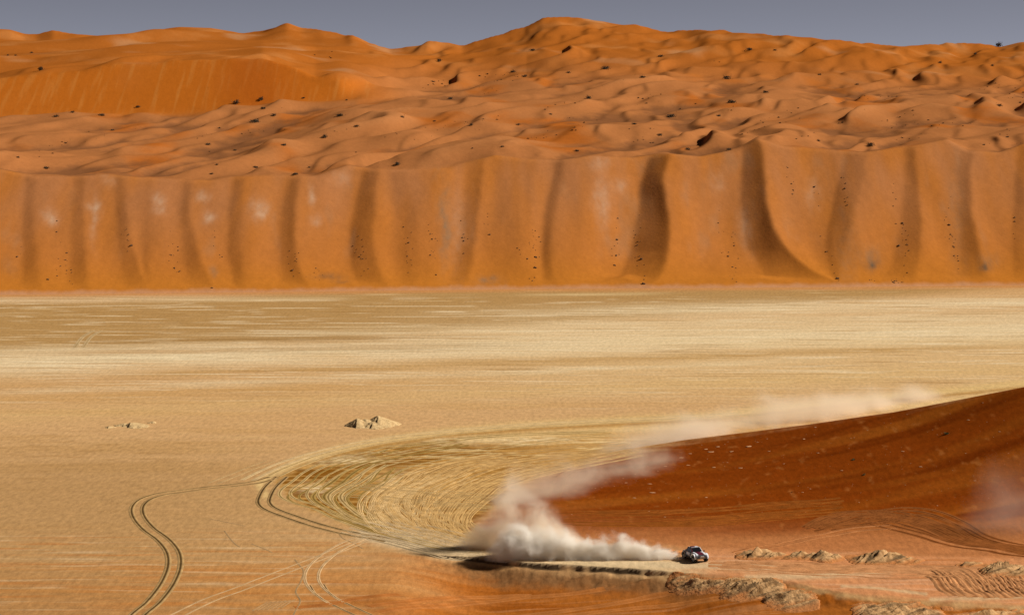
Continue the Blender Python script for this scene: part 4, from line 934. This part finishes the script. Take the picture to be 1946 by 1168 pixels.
# ================================================================== dust
def dust(name, a, b, hs_, ws_, D, colr, scale, soft, amt, seed, label, cat='dust', aniso=.0, base=0., step=.5, lift=0., thin=False):
    """a, b: ground points (world xy) the cloud hangs between; hs_/ws_: (u, height)/(u, half width)"""
    A_ = Vector((*a, base)); B_ = Vector((*b, base)); L_ = (B_ - A_).length
    ang = math.atan2(b[1] - a[1], b[0] - a[0])
    hm = max(h for _, h in hs_); wm = max(w_ for _, w_ in ws_)
    bm = bmesh.new(); rings = []; nu = 40; na = 18
    for i in range(nu + 1):
        u = i / nu; h = float(interp(u, hs_)) * 1.02; w_ = float(interp(u, ws_)) * 1.02
        rings.append([bm.verts.new((u * L_, w_ * math.cos(t), max(-.3, h * math.sin(t)) if not lift else lift + h * math.sin(t))) for t in np.linspace(0, 2 * math.pi, na, endpoint=False)])
    for i in range(nu):
        for k in range(na): bm.faces.new((rings[i][k], rings[i][(k + 1) % na], rings[i + 1][(k + 1) % na], rings[i + 1][k]))
    bm.faces.new(rings[0]); bm.faces.new(list(reversed(rings[-1])))
    bmesh.ops.recalc_face_normals(bm, faces=bm.faces)
    m = bpy.data.materials.new(name + '_air'); nt, ns, LK = nodes(m); ns.remove(ns['Principled BSDF'])
    pv = N(nt, 'ShaderNodeVolumePrincipled'); pv.inputs['Color'].default_value = (*colr, 1); pv.inputs['Anisotropy'].default_value = aniso
    tc = N(nt, 'ShaderNodeTexCoord'); sx = N(nt, 'ShaderNodeSeparateXYZ'); LK.new(tc.outputs['Object'], sx.inputs[0])
    def M(op, x, y=None, z=None):
        n = N(nt, 'ShaderNodeMath', operation=op)
        for k, v in enumerate((x, y, z)):
            if v is None: continue
            if isinstance(v, (int, float)): n.inputs[k].default_value = v
            else: LK.new(v, n.inputs[k])
        return n.outputs[0]
    u = M('DIVIDE', sx.outputs[0], L_)
    def fcurve(pts, mx):
        n = N(nt, 'ShaderNodeFloatCurve'); c = n.mapping.curves[0]
        pts = sorted(pts); c.points[0].location = (pts[0][0], pts[0][1] / mx); c.points[1].location = (pts[-1][0], pts[-1][1] / mx)
        for p in pts[1:-1]: c.points.new(p[0], p[1] / mx)
        n.mapping.update(); LK.new(u, n.inputs['Value']); return M('MULTIPLY', n.outputs[0], mx)
    h = fcurve(hs_, hm); w_ = fcurve(ws_, wm)
    zz = M('SUBTRACT', sx.outputs[2], lift)
    rz = M('DIVIDE', zz, M('MAXIMUM', h, .05)); ry = M('DIVIDE', sx.outputs[1], M('MAXIMUM', w_, .05))
    r = M('SQRT', M('ADD', M('MULTIPLY', rz, rz), M('MULTIPLY', ry, ry)))
    eu = M('MINIMUM', M('MULTIPLY', u, 8.0), M('MULTIPLY', M('SUBTRACT', 1.0, u), 14.0)); 
    def noise(sc, det, rough, off):
        mp = N(nt, 'ShaderNodeMapping'); mp.inputs['Location'].default_value = (off, seed * 3.7, off * .5); LK.new(tc.outputs['Object'], mp.inputs[0])
        n = N(nt, 'ShaderNodeTexNoise'); n.inputs['Scale'].default_value = sc; n.inputs['Detail'].default_value = det; n.inputs['Roughness'].default_value = rough
        n.inputs['Distortion'].default_value = .35
        LK.new(mp.outputs[0], n.inputs['Vector']); return n.outputs['Fac']
    n1 = noise(scale, 5, .58, seed); n2 = noise(scale * .35, 2, .5, seed + 40)
    nn = M('ADD', M('MULTIPLY', M('SUBTRACT', n1, .5), amt), M('MULTIPLY', M('SUBTRACT', n2, .5), amt * .8))
    v = M('ADD', M('SUBTRACT', .78, r), nn)
    v = M('MULTIPLY', v, 1.0 / soft); v = M('MINIMUM', M('MAXIMUM', v, 0.0), 1.0)
    v = M('MULTIPLY', v, v)
    if thin: v = M('MULTIPLY', v, M('MAXIMUM', M('SUBTRACT', 1.15, rz), 0.0))
    edge = M('MINIMUM', M('MAXIMUM', M('MULTIPLY', M('SUBTRACT', 1.0, r), 5.0), 0.0), 1.0)
    v = M('MULTIPLY', v, edge); v = M('MULTIPLY', v, M('MINIMUM', M('MAXIMUM', eu, 0.0), 1.0))
    LK.new(M('MULTIPLY', v, D), pv.inputs['Density'])
    LK.new(pv.outputs[0], ns['Material Output'].inputs['Volume'])
    m.cycles.volume_step_rate = step
    me = bpy.data.meshes.new(name); bm.to_mesh(me); bm.free(); me.materials.append(m)
    o = bpy.data.objects.new(name, me); C.objects.link(o); o.location = A_; o.rotation_euler = (0, 0, ang)
    return tag(o, label, cat, kind='stuff')
def gp(px, py):
    x, y, z = ground_hit([px], [py]); return float(x[0]), float(y[0])
WARM = (.997, .965, .90); PINK = (.985, .83, .63)
dust('dust_plume', gp(918, 1060), gp(1303, 1062.5),
     [(0, 1.0), (.06, 3.4), (.18, 6.2), (.30, 5.8), (.38, 5.6), (.47, 6.6), (.56, 5.0), (.72, 4.4), (.80, 3.6), (.90, 2.4), (1, 1.2)],
     [(0, 1.2), (.1, 2.6), (.5, 2.4), (.8, 1.6), (1, .8)], 1.9, WARM, .55, .35, 1.05, 2, 'dense white dust cloud boiling up along the ground behind the pickup')
dust('dust_cloud', gp(862, 1040), gp(1110, 1046),
     [(0, 2), (.12, 6.5), (.26, 13), (.40, 17), (.53, 15), (.68, 11), (.85, 8), (1, 3)],
     [(0, 2), (.4, 4.2), (1, 2)], 2.6, (.99, .91, .78), .26, .85, 1.05, 5, 'tall thin tan dust cloud drifting up behind the dense white one', thin=True)
dust('dust_cloud', gp(950, 965), gp(1290, 868), [(0, 2), (.2, 7), (.45, 9.5), (.7, 7.5), (1, 3)], [(0, 3), (.5, 9), (1, 5)], .62, PINK, .17, 1.3, 1.5, 9, 'faint tan dust patch hanging over the left tip of the red dune')
dust('dust_cloud', gp(1130, 866), gp(1800, 750), [(0, 3), (.15, 6.5), (.35, 7.5), (.55, 8.5), (.75, 6.5), (1, 3)], [(0, 4), (.5, 11), (1, 7)], .80, (.985, .88, .72), .13, 1.3, 1.3, 12, 'long thin dust veil lying along the far edge of the red dune')
dust('dust_cloud', gp(1805, 1005), gp(2180, 1000), [(0, 4), (.3, 17), (.6, 20), (1, 5)], [(0, 4), (.5, 9), (1, 5)], .16, (.97, .80, .66), .10, 1.3, 1.3, 15, 'faint pinkish dust haze over the red dune at the right edge')
